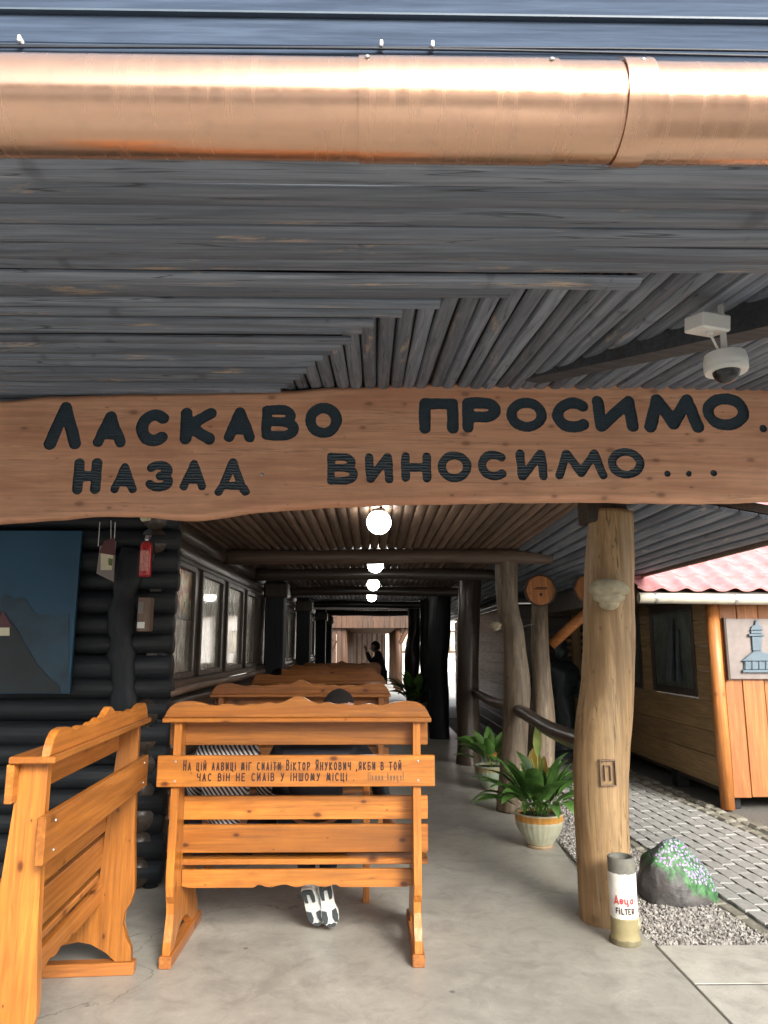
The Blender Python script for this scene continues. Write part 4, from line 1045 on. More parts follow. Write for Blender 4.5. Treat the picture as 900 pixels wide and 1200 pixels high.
# sign post with round wooden disc, brace and beam
def disc_sign(name, label, px, py, rpx, Y, mat):
    p = P(px, py, Y=Y); r = rpx / F * (Y + .1)
    t = thing(name, label, 'sign', p, group='round carved wooden signs')
    bm = bmesh.new(); lathe(bm, [(r, -.02), (r, .02), (r * .9, .022), (r * .9, .014), (.0001, .014)], 36)
    obj('rim', bm, M['warmZ'], t, rot=(R(90), 0, 0), smooth='auto')
    for k in range(5):
        x0 = -r * .9 + k * r * .36; x1 = x0 + r * .35
        pts = []
        for s_ in (1, -1):
            for xx in ((x0, (x0 + x1) / 2, x1) if s_ == 1 else (x1, (x0 + x1) / 2, x0)):
                pts.append((xx, s_ * math.sqrt(max(0, (r * .895) ** 2 - xx * xx)) ))
        bm = bmesh.new()
        if abs(pts[0][1] - pts[-1][1]) < 1e-4: pts = pts[:-1]
        if abs(pts[2][1] - pts[3 if len(pts) > 3 else 2][1]) < 1e-4 and len(pts) > 3: pts.pop(3)
        prism(bm, pts, 'Y', -.021, -.013, bev=.001); obj('plank', bm, mat, t)
    return t, r
d1, r1 = disc_sign('round_sign', 'round orange wooden sign on the weathered square post', 633, 692, 18.5, 7.95, M['orangeZ'])
bm = bmesh.new(); bx(bm, -.07, .07, -.026, -.0215, .01, .02); bx(bm, -.05, .07, -.026, -.0215, .025, .034); bx(bm, -.012, .014, -.026, -.0215, -.06, -.03)
obj('carved_mark', bm, M['ink'], d1)
disc_sign('round_sign', 'round wooden sign half hidden behind the honey coloured post', 689, 690, 17, 7.9, M['orangeZ'])
sp_ = post('sign_post', 'square weathered grey post carrying the round sign', [(708, 623, 641), (760, 623, 643), (800, 624, 647), (850, 622, 649), (903, 620, 650)], 8.1, M['oldlogZ'], None, seed=33, wob=.25)
a_, b_ = P(646, 756, Y=8.1), P(700, 708, Y=7.9)
br = thing('diagonal_brace', 'orange diagonal timber brace right of the sign post', 'brace', a_)
bm = bmesh.new(); tube(bm, [(0, 0, 0), (b_ - a_) * .5 + Vector((0, 0, .01)), b_ - a_], .055, 12); obj('timber', bm, M['orangeX'], br, smooth=True)
a_, b_ = P(560, 734, Y=7.0), P(626, 731, Y=8.0)
hw1 = thing('hanging_wire', 'thin wire strung from the crooked post to the sign post', 'wire', a_)
bm = bmesh.new(); tube(bm, [Vector((.1, .0, 0)), (b_ - a_) * .5 + Vector((0, 0, -.05)), b_ - a_], .006, 6); obj('strand', bm, M['steel'], hw1)

# ================================================================ ORANGE KIOSK ON THE RIGHT
hc = P(853, 948, Z=0); HX, HY = hc.x, hc.y
kx = thing('kiosk', 'orange plank kiosk with a pink tiled roof beside the path', 'kiosk', (HX, HY, 0))
off = kx.location
HX1, HY1 = HX + 2.6, HY + 4.4
obj('corner_log', tube(bmesh.new(), [(HX, HY, 0), (HX - .005, HY, 1), (HX, HY, 2.0)], .062, 14, wob=.1), M['orangeZ'], kx, off=off, smooth=True)
x = HX + .065; k = 0
while x < HX1:
    wd = (.17, .21, .16, .2)[k % 4]; bm = bmesh.new(); bx(bm, x, x + wd - .006, HY - .012 - .004 * (k % 2), HY + .02, .10 + .006 * (k % 3), 1.98, bev=.004)
    obj('plank', bm, M['orangeZ'], kx, off=off); x += wd; k += 1
zsd = [.17, .45, .68, .97, 1.25, 1.5, 1.76, 2.02]
sw = [(HY + .42, HY + 1.6), (HY + 1.95, HY + 3.1)]
for a_, b_ in zip(zsd[:-1], zsd[1:]):
    z0, z1 = a_ + .003, b_ - .003
    if z0 > .95 and z1 < 2.03:
        edges = [(HY + .07, sw[0][0]), (sw[0][1], sw[1][0]), (sw[1][1], HY1)]
    else: edges = [(HY + .07, HY1)]
    for (y0, y1) in edges:
        bm = bmesh.new(); bx(bm, HX - .012 - random.uniform(0, .006), HX + .02, y0 + .001, y1 - .001, z0, z1, bev=.004); obj('side_plank', bm, M['brownplankY'], kx, off=off)
for k, (y0, y1) in enumerate(sw):
    bm = bmesh.new()
    for (c, d, e, f) in ((y0, y0 + .07, .99, 2.01), (y1 - .07, y1, .99, 2.01), (y0 + .07, y1 - .07, .99, 1.06), (y0 + .07, y1 - .07, 1.88, 2.01)): bx(bm, HX - .03, HX + .02, c + .0005, d - .0005, e, f, bev=.006)
    fr = obj('window', bm, M['darkwoodZ'], kx, off=off)
    bm = bmesh.new(); bx(bm, HX - .008, HX + .004, y0 + .07, y1 - .07, 1.06, 1.88); obj('carved_pane', bm, M['carvedpic'], fr, off=off)
    if k == 0:
        bm = bmesh.new(); ym = (y0 + y1) / 2 - .1
        for q, (dy, r_, ht) in enumerate(((-.12, .07, .55), (.02, .09, .68), (.14, .06, .5))): 
            tube(bm, [(HX - .012, ym + dy, 1.12), (HX - .014, ym + dy + .02, 1.12 + ht * .5), (HX - .012, ym + dy, 1.12 + ht)], [r_, r_ * .8, r_ * .45], 10, wob=.5, flat=.3)
        obj('carved_relief', bm, M['bronze'], fr, off=off)
for (x, y) in ((HX + .1, HY + .15), (HX + .08, HY + 1.25), (HX + .08, HY + 3.1), (HX1 - .1, HY + .2)):
    bm = bmesh.new(); bx(bm, x - .07, x + .07, y - .07, y + .07, -.02, .168, bev=.01); obj('footing', bm, M['blackwoodZ'], kx, off=off)
bm = bmesh.new(); bx(bm, HX + .03, HX1, HY + .03, HY1, .12, .16); obj('kiosk_floor', bm, M['darkwoodX'], kx, off=off)
bm = bmesh.new(); bx(bm, HX + .03, HX1, HY1 - .03, HY1, .17, 2.0); obj('back_wall', bm, M['darkwoodX'], kx, off=off)
# roof tiles (pressed metal tile pattern, one piece each)
ey0, ez0 = HY - .22, P(820, 693, Y=HY - .22).z
rs_ = R(27); TW, TL = .235, .34
gx0 = P(747, 700, Y=ey0).x
bm = bmesh.new(); nu, nv_ = 12, 4; grid = []
for j in range(nv_ + 1):
    row = []
    for i in range(nu + 1):
        s_ = i / nu; t_ = j / nv_
        hgt = .034 * (0.5 + .5 * math.cos(2 * math.pi * s_)) ** 1.6 + .022 * (1 - t_)
        row.append(bm.verts.new((s_ * TW, t_ * (TL + .02), hgt)))
    grid.append(row)
low = [bm.verts.new((q.co.x, q.co.y - .002, q.co.z - .022)) for q in grid[0]]
for i in range(nu):
    bm.faces.new((low[i], low[i + 1], grid[0][i + 1], grid[0][i]))
    for j in range(nv_): bm.faces.new((grid[j][i], grid[j][i + 1], grid[j + 1][i + 1], grid[j + 1][i]))
for f in bm.faces: f.smooth = True
tme = bpy.data.meshes.new('roof_tile'); bm.to_mesh(tme); bm.free(); tme.set_sharp_from_angle(angle=R(50)); tme.materials.append(M['tile'])
rf = obj('roof', prism(bmesh.new(), [(ey0 + .03, ez0 - .01), (ey0 + 9 * TL * math.cos(rs_), ez0 - .01 + 9 * TL * math.sin(rs_)), (HY1 + .3, ez0 - .01), (HY1 + .3, ez0 - .05), (ey0 + .03, ez0 - .05)], 'X', gx0 + .03, gx0 + 17 * TW), M['darkwoodX'], kx, off=off)
for r in range(9):
    for c in range(17):
        link_mesh('roof_tile', tme, None, rf, loc=(gx0 + c * TW - off.x, ey0 + r * TL * math.cos(rs_) - off.y, ez0 + r * TL * math.sin(rs_)), rot=(rs_, 0, 0))
bm = bmesh.new(); gyy, gzz = ey0 - .03, P(820, 702, Y=ey0 - .03).z
pts = [(x, gyy, gzz + .01 - .012 * (x - gx0)) for x in np.linspace(gx0, gx0 + 4, 12)]
tube(bm, pts, .05, 16); gt = obj('kiosk_gutter', bm, M['gutterpale'], kx, off=off, smooth='auto')
for px in (768, 861):
    x = P(px, 702, Y=gyy).x; bm = bmesh.new(); tube(bm, [(x - .012, gyy, gzz + .01 - .012 * (x - gx0)), (x + .012, gyy, gzz + .01 - .012 * (x - gx0))], .055, 16); obj('gutter_clip', bm, M['steel'], gt, off=off)
# picture panel with the relief of a church-like tower
py_ = HY - .05
pp = P(856, 795, Y=py_)
pn = thing('relief_panel', 'grey panel with a raised blue-grey domed tower on the orange kiosk front', 'picture', pp)
W2 = P(945, 760, Y=py_).x
zt_, zb_ = P(880, 725, Y=py_).z, P(880, 796, Y=py_).z
bm = bmesh.new(); bx(bm, pp.x + .0, W2, py_, py_ + .03, zb_, zt_, bev=.004); obj('panel', bm, M['panelgrey'], pn, off=pn.location)
bm = bmesh.new(); bx(bm, pp.x - .022, pp.x - .002, py_ - .01, py_ + .03, zb_ - .01, zt_ + .01); obj('frame_edge', bm, M['darkwoodZ'], pn, off=pn.location)
def rel(name, pts, d):
    bm = bmesh.new(); q = [P(x, y, Y=py_) for x, y in pts]; prism(bm, [(p.x, p.z) for p in q], 'Y', py_ - d, py_ + .001, bev=.003); obj(name, bm, M['reliefblue'], pn, off=pn.location)
rel('relief_base', [(869, 788), (869, 785), (916, 785), (916, 788)], .03)
rel('relief_wall', [(871, 784.5), (871, 775), (914, 775), (914, 784.5)], .015)
for k in range(6): rel('relief_column', [(872 + k * 8, 784.5), (872 + k * 8, 775), (875 + k * 8, 775), (875 + k * 8, 784.5)], .025)
rel('relief_roof', [(868, 774.5), (882, 763), (891, 763), (917, 774.5)], .028)
rel('relief_tower', [(881, 762.5), (880, 746), (892, 746), (891, 762.5)], .022)
rel('relief_gallery', [(876, 745.5), (876, 743), (894, 743), (894, 745.5)], .032)
rel('relief_belfry', [(879, 742.5), (879, 739), (892, 739), (892, 742.5)], .02)
rel('relief_dome', [(878, 738.5), (880, 734), (884, 732), (884, 727), (887, 727), (887, 732), (891, 734), (893, 738.5)], .026)

# ================================================================ DARK KIOSK BEHIND, FIGURE, FAR THINGS
dk = thing('dark_kiosk', 'dark timber kiosk in the shade behind the round signs', 'kiosk', (2.45, 11.2, 0))
z = .0
while z < 2.1:
    for nm, a6 in (('side_board', (2.15, 2.19, 11.2, 19.3)), ('front_board', (2.195, 6.4, 11.18, 11.22))):
        bm = bmesh.new(); bx(bm, a6[0], a6[1], a6[2], a6[3], z, z + .172, bev=.004); obj(nm, bm, M['darkwoodY' if nm[0] == 's' else 'darkwoodX'], dk, off=dk.location)
    z += .175
bm = bmesh.new(); bx(bm, 2.2, 2.24, 11.23, 19.3, 0, 2.13); bx(bm, 2.245, 6.4, 11.23, 11.27, 0, 2.13); obj('lining', bm, M['blackwoodX'], dk, off=dk.location)
for x in (2.5, 3.05, 3.6, 4.2):
    bm = bmesh.new(); bx(bm, x - .06, x + .06, 11.05, 11.17, 0, 2.12, bev=.01); obj('stud', bm, M['brownplankZ'], dk, off=dk.location)
bm = bmesh.new(); bx(bm, 2.0, 6.5, 10.85, 19.4, 2.14, 2.2, bev=.01); obj('roof', bm, M['darkwoodX'], dk, off=dk.location)
bm = bmesh.new(); bx(bm, 2.45, 6.0, 10.9, 11.0, 1.96, 2.13, bev=.01); obj('front_beam', bm, M['brownslatX'], dk, off=dk.location)
for k in range(4):
    bm = bmesh.new(); bx(bm, 2.9 + .0, 3.4, 11.10, 11.16, 1.35 + k * .1, 1.40 + k * .1, bev=.005); obj('shutter_slat', bm, M['brownplankX'], dk, off=dk.location)
# dark bronze-like figure
fb = P(662, 868, Y=10.6)
fg = thing('statue', 'dark standing carved figure in the shade behind the log rail', 'statue', (fb.x, 10.6, 0))
bm = bmesh.new()
tube(bm, [(0, 0, 0), (0, 0, .08), (.0, 0, .1)], [.26, .26, .22], 20)
P2, R2 = lerp_pts([(0, 0, .1), (0, 0, .35), (.01, 0, .7), (0, 0, 1.0), (0, 0, 1.2), (0, 0, 1.3)], [.19, .16, .15, .2, .19, .07], 16)
tube(bm, P2, R2, 18, wob=.35, seed=4)
blob(bm, (0, -.02, 1.42), .105, .12, 3, 3, 2, (.85, .95, 1.15))
tube(bm, [(.17, 0, 1.17), (.24, -.06, .95), (.12, -.2, .82)], [.065, .055, .04], 10); tube(bm, [(-.17, 0, 1.17), (-.25, -.03, .92), (-.2, -.1, .7)], [.065, .055, .04], 10)
lathe(bm, [(.13, 0), (.135, .01), (.09, .02), (.085, .08), (.0001, .09)], 18, (0, -.01, 1.49))
obj('figure', bm, M['bronze'], fg, smooth='auto')

# far pavilion with nested timber portals
fp = thing('far_pavilion', 'warm brown timber passage seen beyond the end of the veranda', 'pavilion', (0, 25, 0))
for k in range(18):
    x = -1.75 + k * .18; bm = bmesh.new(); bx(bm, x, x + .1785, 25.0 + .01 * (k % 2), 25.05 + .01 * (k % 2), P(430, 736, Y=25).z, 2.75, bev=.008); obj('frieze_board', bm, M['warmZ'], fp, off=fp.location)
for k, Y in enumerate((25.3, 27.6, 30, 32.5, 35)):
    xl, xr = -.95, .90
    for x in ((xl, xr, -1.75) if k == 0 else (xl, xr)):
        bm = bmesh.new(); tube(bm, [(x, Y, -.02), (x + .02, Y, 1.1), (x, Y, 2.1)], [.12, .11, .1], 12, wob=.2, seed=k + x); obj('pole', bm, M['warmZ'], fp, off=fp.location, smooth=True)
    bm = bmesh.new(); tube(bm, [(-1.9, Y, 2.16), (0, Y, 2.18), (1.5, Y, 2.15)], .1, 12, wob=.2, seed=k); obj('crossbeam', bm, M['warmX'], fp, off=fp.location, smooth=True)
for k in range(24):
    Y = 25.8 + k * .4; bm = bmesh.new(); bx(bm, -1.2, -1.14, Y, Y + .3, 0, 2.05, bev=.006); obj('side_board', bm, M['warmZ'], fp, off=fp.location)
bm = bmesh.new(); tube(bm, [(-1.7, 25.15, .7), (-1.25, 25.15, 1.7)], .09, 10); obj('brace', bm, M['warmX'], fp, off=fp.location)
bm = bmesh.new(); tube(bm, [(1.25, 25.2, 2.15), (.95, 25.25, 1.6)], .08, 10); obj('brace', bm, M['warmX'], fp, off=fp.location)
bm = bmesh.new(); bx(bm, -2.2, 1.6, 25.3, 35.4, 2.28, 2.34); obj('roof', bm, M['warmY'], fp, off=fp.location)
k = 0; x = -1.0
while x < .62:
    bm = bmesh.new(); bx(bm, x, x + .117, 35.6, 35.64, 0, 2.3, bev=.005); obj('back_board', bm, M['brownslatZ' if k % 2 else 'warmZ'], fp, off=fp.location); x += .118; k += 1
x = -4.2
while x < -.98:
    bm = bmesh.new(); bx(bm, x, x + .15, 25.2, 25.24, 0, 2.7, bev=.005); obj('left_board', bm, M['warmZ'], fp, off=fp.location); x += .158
fh = thing('white_house', 'whitewashed house closing the view at the far end', 'house', (0, 44, 0))
bm = bmesh.new(); bx(bm, -6, 14, 44, 50, 0, 3.4); obj('wall', bm, M['whitewall'], fh, off=fh.location)
bm = bmesh.new(); prism(bm, [(43.4, 3.4), (47, 5.4), (50.6, 3.4)], 'X', -6.5, 14.5); obj('roof', bm, M['tile'], fh, off=fh.location)
for x in (1.5, 4.5, 7.5):
    bm = bmesh.new(); bx(bm, x, x + 1.1, 43.95, 44.02, 1.1, 2.4, bev=.02); wf = obj('window', bm, M['warmZ'], fh, off=fh.location)
    bm = bmesh.new(); bx(bm, x + .1, x + 1.0, 43.93, 43.945, 1.2, 2.3); obj('pane', bm, M['pane'], wf, off=fh.location)

refl_house = thing('house', 'unseen pale house added behind the photographer for the gutter reflection', 'house', (0, -11, 0))  # unseen house, added to shape what the gutter reflects
bm = bmesh.new(); bx(bm, -14, 14, -14, -11, 0, 3.4); obj('wall', bm, M['whitewall'], refl_house, off=refl_house.location)
bm = bmesh.new(); prism(bm, [(-10.3, 3.3), (-12.5, 5.6), (-14.7, 3.3)], 'X', -14.5, 14.5); obj('roof', bm, M['darkwoodX'], refl_house, off=refl_house.location)

# ================================================================ BENCHES
HL = .668
def crest_pts():
    base = [(0, .105), (.05, .098), (.11, .070), (.17, .066), (.22, .078), (.29, .060), (.35, .070), (.42, .054), (.50, .066), (.57, .066), (.63, .052), (.70, .070), (.80, .080), (.90, .076), (.96, .055), (.99, .025), (1, 0)]
    us = np.linspace(0, 1, 46); hs_ = np.interp(us, [b[0] for b in base], [b[1] for b in base])
    k = np.array([.25, .5, .25]); h2 = hs_.copy(); h2[1:-1] = np.convolve(hs_, k, 'valid')
    right = [(u_ * HL, 1.147 + h) for u_, h in zip(us, h2)]; left = [(-x, z) for x, z in right[::-1]][:-1]
    return left + right
def make_bench(label, pm, plank_text=True):
    t = thing('bench', label, 'bench', group='matching slatted pine benches in the veranda')
    side = [(.02, 1.124), (.02, .86), (.012, .6), (.0, .42), (-.002, .36), (.01, .31), (.04, .27), (.045, .22), (.025, .16), (.0, .11), (-.005, .056),
            (.07, .056), (.11, .10), (.18, .138), (.24, .15), (.31, .138), (.38, .10), (.42, .056), (.56, .056), (.55, .12), (.50, .18), (.47, .25), (.475, .33), (.50, .37), (.50, .409), (.16, .409), (.152, .6), (.13, .86), (.11, 1.124)]
    for s_ in (-1, 1):
        bm = bmesh.new(); x = s_ * .60; prism(bm, side, 'X', x - .019, x + .019, bev=.003); obj('side_panel', bm, M[pm + 'Z'], t)
        bm = bmesh.new(); bx(bm, x - .03, x + .03, -.02, .62, 0, .055, bev=.005); obj('foot', bm, M['redpineY'], t)
    bm = bmesh.new(); pts = crest_pts() ; prism(bm, [(-HL, 1.1475)] + pts[1:-1] + [(HL, 1.1475)], 'Y', .0, .028, bev=.0025); obj('crest_board', bm, M[pm + 'X'], t)
    obj('cap_rail', box(-HL - .004, HL + .004, -.018, .128, 1.1245, 1.147, bev=.004), M[pm + 'X'], t)
    obj('back_slat', box(-.662, .662, .1115, .136, 1.0, 1.122, bev=.003), M[pm + 'X'], t)
    tb = obj('text_board', box(-.687, .687, -.010, .018, .817, .965, bev=.004), M[pm + 'X'], t)
    obj('back_slat', box(-.662, .662, .148, .176, .630, .744, bev=.003), M[pm + 'X'], t)
    obj('back_slat', box(-.662, .662, .156, .181, .470, .604, bev=.003), M[pm + 'X'], t)
    for k in range(3): obj('seat_board', box(-.662, .662, .165 + k * .118, .165 + k * .118 + .112, .4095, .437, bev=.004), M[pm + 'X'], t)
    ap = [(-.579, .392), (-.579, .315)]
    for x in np.linspace(-.55, .55, 60):
        ap.append((x, .308 + (.016 * (0.5 - .5 * math.cos(x * 2 * math.pi / .135)) if abs(x) < .2 else 0)))
    ap += [(.579, .315), (.579, .392)]
    bm = bmesh.new(); prism(bm, ap[::-1], 'Y', .150, .172, bev=.002); obj('apron', bm, M[pm + 'X'], t)
    for s_ in (-1, 1):
        for z in (.845, .937):
            bm = bmesh.new(); lathe(bm, [(.006, 0), (.005, .002), (.0001, .003)], 10); obj('screw', bm, M['steel'], tb, loc=(s_ * .60 + .004, -.0105, z), rot=(R(90), 0, 0))
    return t, tb
b1, tb1 = make_bench('varnished pine bench with two lines of Cyrillic lettering across its back', 'pine')
b1.location = (-.373, 3.82, 0)
def line(name, txt, xa, xb, z, h, hw, mat):
    for it in layout(txt, xa, xb, z, h):
        link_mesh('painted_letter', text_mesh(name, [it], hw, .0018, lambda x, z_: (x, -.0112, z_)), mat, tb1)
# pixel -> bench x
bxp = lambda px, py=902: P(px, py, Y=3.81).x + .373
bzp = lambda py, px=350: P(px, py, Y=3.81).z
line('lettering', '^НА ЦІЙ ЛАВИЦІ МІГ СИДІТИ ^ВІКТОР ^ЯНУКОВИЧ ,ЯКБИ В ТОЙ', bxp(214.5), bxp(472), bzp(903), .041, .0030, M['ink'])
line('lettering', 'ЧАС ВІН НЕ СИДІВ У ІНШОМУ МІСЦІ .', bxp(231), bxp(417), bzp(915.5), .040, .0030, M['ink'])
line('lettering', '(Івани-Аниця)'.replace('І', 'Ї'), bxp(431), bxp(474), bzp(915), .038, .0020, M['inkfaint'])
pb_, _t = make_bench('orange pine bench at the left, standing side-on before the log wall', 'pine')
pb_.location = (-1.085, 3.17, 0); pb_.rotation_euler = (0, 0, R(93.5))
rb, _t = make_bench('second bench of the row, directly behind the lettered bench', 'redpine')
spec = [(5.65, -.53, 'second bench of the row, directly behind the lettered bench'), (7.55, -.53, 'third bench of the row, counting the lettered one'), (9.35, -.59, 'fourth bench of the row, only its wavy crest showing'), (11.0, -.55, 'fifth bench of the row, dim and mostly hidden'), (12.7, -.51, 'farthest bench of the row, below the standing person')]
for k, (y, x, lb_) in enumerate(spec):
    o = rb if k == 0 else copy_tree(rb)
    o.location = (x, y, 0); o['label'] = lb_
# table between the first two benches
tb_ = thing('table', 'low pine table between the lettered bench and the next one', 'table', (-.55, 4.95, 0))
for k in range(4): obj('top_board', box(-.58, .58, -.30 + k * .15, -.155 + k * .15, .70, .73, bev=.004), M['redpineX'], tb_)
for s_ in (-1, 1):
    obj('leg', box(s_ * .52 - .02, s_ * .52 + .02, -.26, -.19, .0, .699, bev=.004), M['pineZ'], tb_); obj('leg', box(s_ * .52 - .02, s_ * .52 + .02, .19, .26, .0, .699, bev=.004), M['pineZ'], tb_)
lt = thing('table', 'dark brown table behind the left bench', 'table', (-2.35, 3.2, 0))
for k in range(4): obj('top_board', box(-.35 + k * .17, -.185 + k * .17, -.8, .8, .71, .75, bev=.004), M['darkwoodY'], lt)
for s_ in (-1, 1): obj('leg', box(-.25, .25, s_ * .6 - .03, s_ * .6 + .03, 0, .709, bev=.004), M['darkwoodZ'], lt)

# ================================================================ PEOPLE
def skin_mesh(name, chains, sub=2, seedloc=None):
    """chains: list of lists of (co, radius); points with the same co are shared. Returns an evaluated mesh."""
    keys, cos, rad, edges = {}, [], [], []
    for ch in chains:
        prev = None
        for co, r in ch:
            k = tuple(round(c, 4) for c in co)
            if k not in keys: keys[k] = len(cos); cos.append(co); rad.append(r)
            i = keys[k]
            if prev is not None and prev != i: edges.append((prev, i))
            prev = i
    me = bpy.data.meshes.new(name); me.from_pydata(cos, edges, [])
    o = bpy.data.objects.new('tmp_skin', me); C.objects.link(o)
    md = o.modifiers.new('s', 'SKIN'); md.use_smooth_shade = True
    for i, r in enumerate(rad):
        me.skin_vertices[0].data[i].radius = (r, r) if isinstance(r, (int, float)) else r
    me.skin_vertices[0].data[0].use_root = True
    sb = o.modifiers.new('u', 'SUBSURF'); sb.levels = sub; sb.render_levels = sub
    dg = bpy.context.evaluated_depsgraph_get(); ev = o.evaluated_get(dg)
    res = bpy.data.meshes.new_from_object(ev); res.name = name
    bpy.data.objects.remove(o); bpy.data.meshes.remove(me)
    return res
def head_bm(bm, c, yaw, pitch=0.0, s=1.0):
    """head with face: c = centre of skull; faces +Y at yaw 0"""
    rr = bmesh.ops.create_uvsphere(bm, u_segments=26, v_segments=20, radius=1)
    rot = Matrix.Rotation(yaw, 4, 'Z') @ Matrix.Rotation(pitch, 4, 'X')
    vs = []
    for v in rr['verts']:
        d = v.co.copy(); x, y, z = d
        X_ = x * .075; Y_ = y * .095; Z_ = z * .115
        if z < -.1: X_ *= 1 + .25 * (z + .1) ; Y_ += .012 * (-z)
        if y > 0:
            nose = math.exp(-((x / .17) ** 2 + ((z + .12) / .22) ** 2)) * .028 * (1.2 if z < 0 else .9); Y_ += nose
            for ex_ in (-.38, .38): Y_ -= .012 * math.exp(-(((x - ex_) / .18) ** 2 + ((z - .05) / .12) ** 2))
            Y_ += .006 * math.exp(-((x / .3) ** 2 + ((z + .47) / .06) ** 2)); Y_ -= .004 * math.exp(-((x / .3) ** 2 + ((z + .53) / .03) ** 2))
            Y_ += .010 * math.exp(-((x / .25) ** 2 + ((z + .85) / .15) ** 2))
        if abs(x) > .93: X_ *= 1 + .16 * math.exp(-((z / .25) ** 2 + ((y + .05) / .2) ** 2))
        v.co = rot @ (Vector((X_, Y_, Z_)) * s) + Vector(c); vs.append(v)
    return vs
def hair_bm(c, yaw, pitch=0.0, s=1.0, ln=0.0):
    bm = bmesh.new(); rr = bmesh.ops.create_uvsphere(bm, u_segments=26, v_segments=20, radius=1); rot = Matrix.Rotation(yaw, 4, 'Z') @ Matrix.Rotation(pitch, 4, 'X')
    kill = []
    for v in rr['verts']:
        x, y, z = v.co
        if (y > .35 and z < .45) or z < -.45 - ln: kill.append(v)
        k = 1 + .05 * noise.noise(v.co * 6)
        v.co = rot @ (Vector((x * .083 * k, y * .104 * k - .004, z * .123 * k + .004)) * s) + Vector(c)
    bmesh.ops.delete(bm, geom=kill, context='VERTS'); return bm
def hand_chains(wrist, dirv, up, s=1.0, curl=.5, side=1):
    d = Vector(dirv).normalized(); n = Vector(up).normalized(); n = (n - d * n.dot(d)).normalized(); lat = d.cross(n) * side
    w_ = Vector(wrist); palm = w_ + d * .05 * s; out = []
    for k, (off_, L_) in enumerate(((-.03, .065), (-.01, .075), (.01, .07), (.03, .055))):
        base = palm + d * .035 * s + lat * off_ * s; ch = [(tuple(w_), .024 * s), (tuple(palm), (.036 * s, .018 * s)), (tuple(base), .0105 * s)]
        p = base; a = 0
        for q in range(3):
            a += curl * (.5 + q * .3); p = p + (d * math.cos(a) - n * math.sin(a)) * L_ * s * (.45 if q == 0 else .3); ch.append((tuple(p), (.009 - q * .001) * s))
        out.append(ch)
    b = w_ + d * .03 * s; th = b + (d * .6 - lat * .8) .normalized() * .045 * s; t2 = th + (d * .9 - lat * .3 - n * .4).normalized() * .035 * s
    out.append([(tuple(w_), .024 * s), (tuple(palm), (.036 * s, .018 * s)), (tuple(th), .011 * s), (tuple(t2), .009 * s)])
    return out
def mesh_obj(name, me, mat, parent, off=None):
    if off is not None: me.transform(Matrix.Translation(-Vector(off)))
    me.materials.clear(); me.materials.append(mat)
    for p in me.polygons: p.use_smooth = True
    return link_mesh(name, me, None, parent)
def person(label, loc, J, top, legs_mat, hair_len=0.0, s=1.0, yaw=0.0, pitch=0.0, shoes=True, curl=.6, soles=None):
    """J: joints in world metres"""
    t = thing('person', label, 'person', loc)
    V3 = {k: tuple(v) for k, v in J.items()}
    nk = V3['neck']; hd = J['head']
    body = []
    body += [[(V3['pelvis'], .13 * s), (V3['waist'], .125 * s), (V3['chest'], (.15 * s, .11 * s)), (nk, .05 * s), (tuple(Vector(hd) + Vector((0, 0, -.07 * s))), .045 * s)]]
    for sd_ in ('l', 'r'):
        body += [[(V3['chest'], (.15 * s, .11 * s)), (V3['sh_' + sd_], .055 * s), (V3['el_' + sd_], .04 * s), (V3['wr_' + sd_], .027 * s)]]
        body += [[(V3['pelvis'], .13 * s), (V3['hip_' + sd_], .085 * s), (V3['kn_' + sd_], .058 * s), (V3['an_' + sd_], .038 * s)]]
    me = skin_mesh('body', body)
    bm = bmesh.new(); bm.from_mesh(me); head_bm(bm, hd, yaw, pitch, s)
    for sd_, sg in (('l', 1), ('r', -1)):
        hm = skin_mesh('hand', hand_chains(V3['wr_' + sd_], J['hd_' + sd_], (0, 0, 1), s, curl, sg)); bm.from_mesh(hm); bpy.data.meshes.remove(hm)
    bm.to_mesh(me); bm.free(); mesh_obj('body', me, M['skin'], t, loc)
    sh = [[(V3['pelvis'], .150 * s), (V3['waist'], (.165 * s, .14 * s)), (V3['chest'], (.185 * s, .135 * s)), (tuple(Vector(nk) * .8 + Vector(V3['chest']) * .2), .09 * s), (tuple(Vector(nk) + Vector((0, 0, .035 * s))), .062 * s)]]
    for sd_ in ('l', 'r'): sh += [[(V3['chest'], (.185 * s, .135 * s)), (V3['sh_' + sd_], .078 * s), (V3['el_' + sd_], .06 * s), (V3['wr_' + sd_], .045 * s)]]
    mesh_obj('jacket', skin_mesh('jacket', sh), top, t, loc)
    tr = []
    for sd_ in ('l', 'r'): tr += [[(V3['pelvis'], .152 * s), (V3['hip_' + sd_], .105 * s), (V3['kn_' + sd_], .075 * s), (V3['an_' + sd_], .055 * s)]]
    mesh_obj('trousers', skin_mesh('trousers', tr), legs_mat, t, loc)
    obj('hair', hair_bm(hd, yaw, pitch, s, hair_len), M['hair'], t, off=loc, smooth=True)
    return t
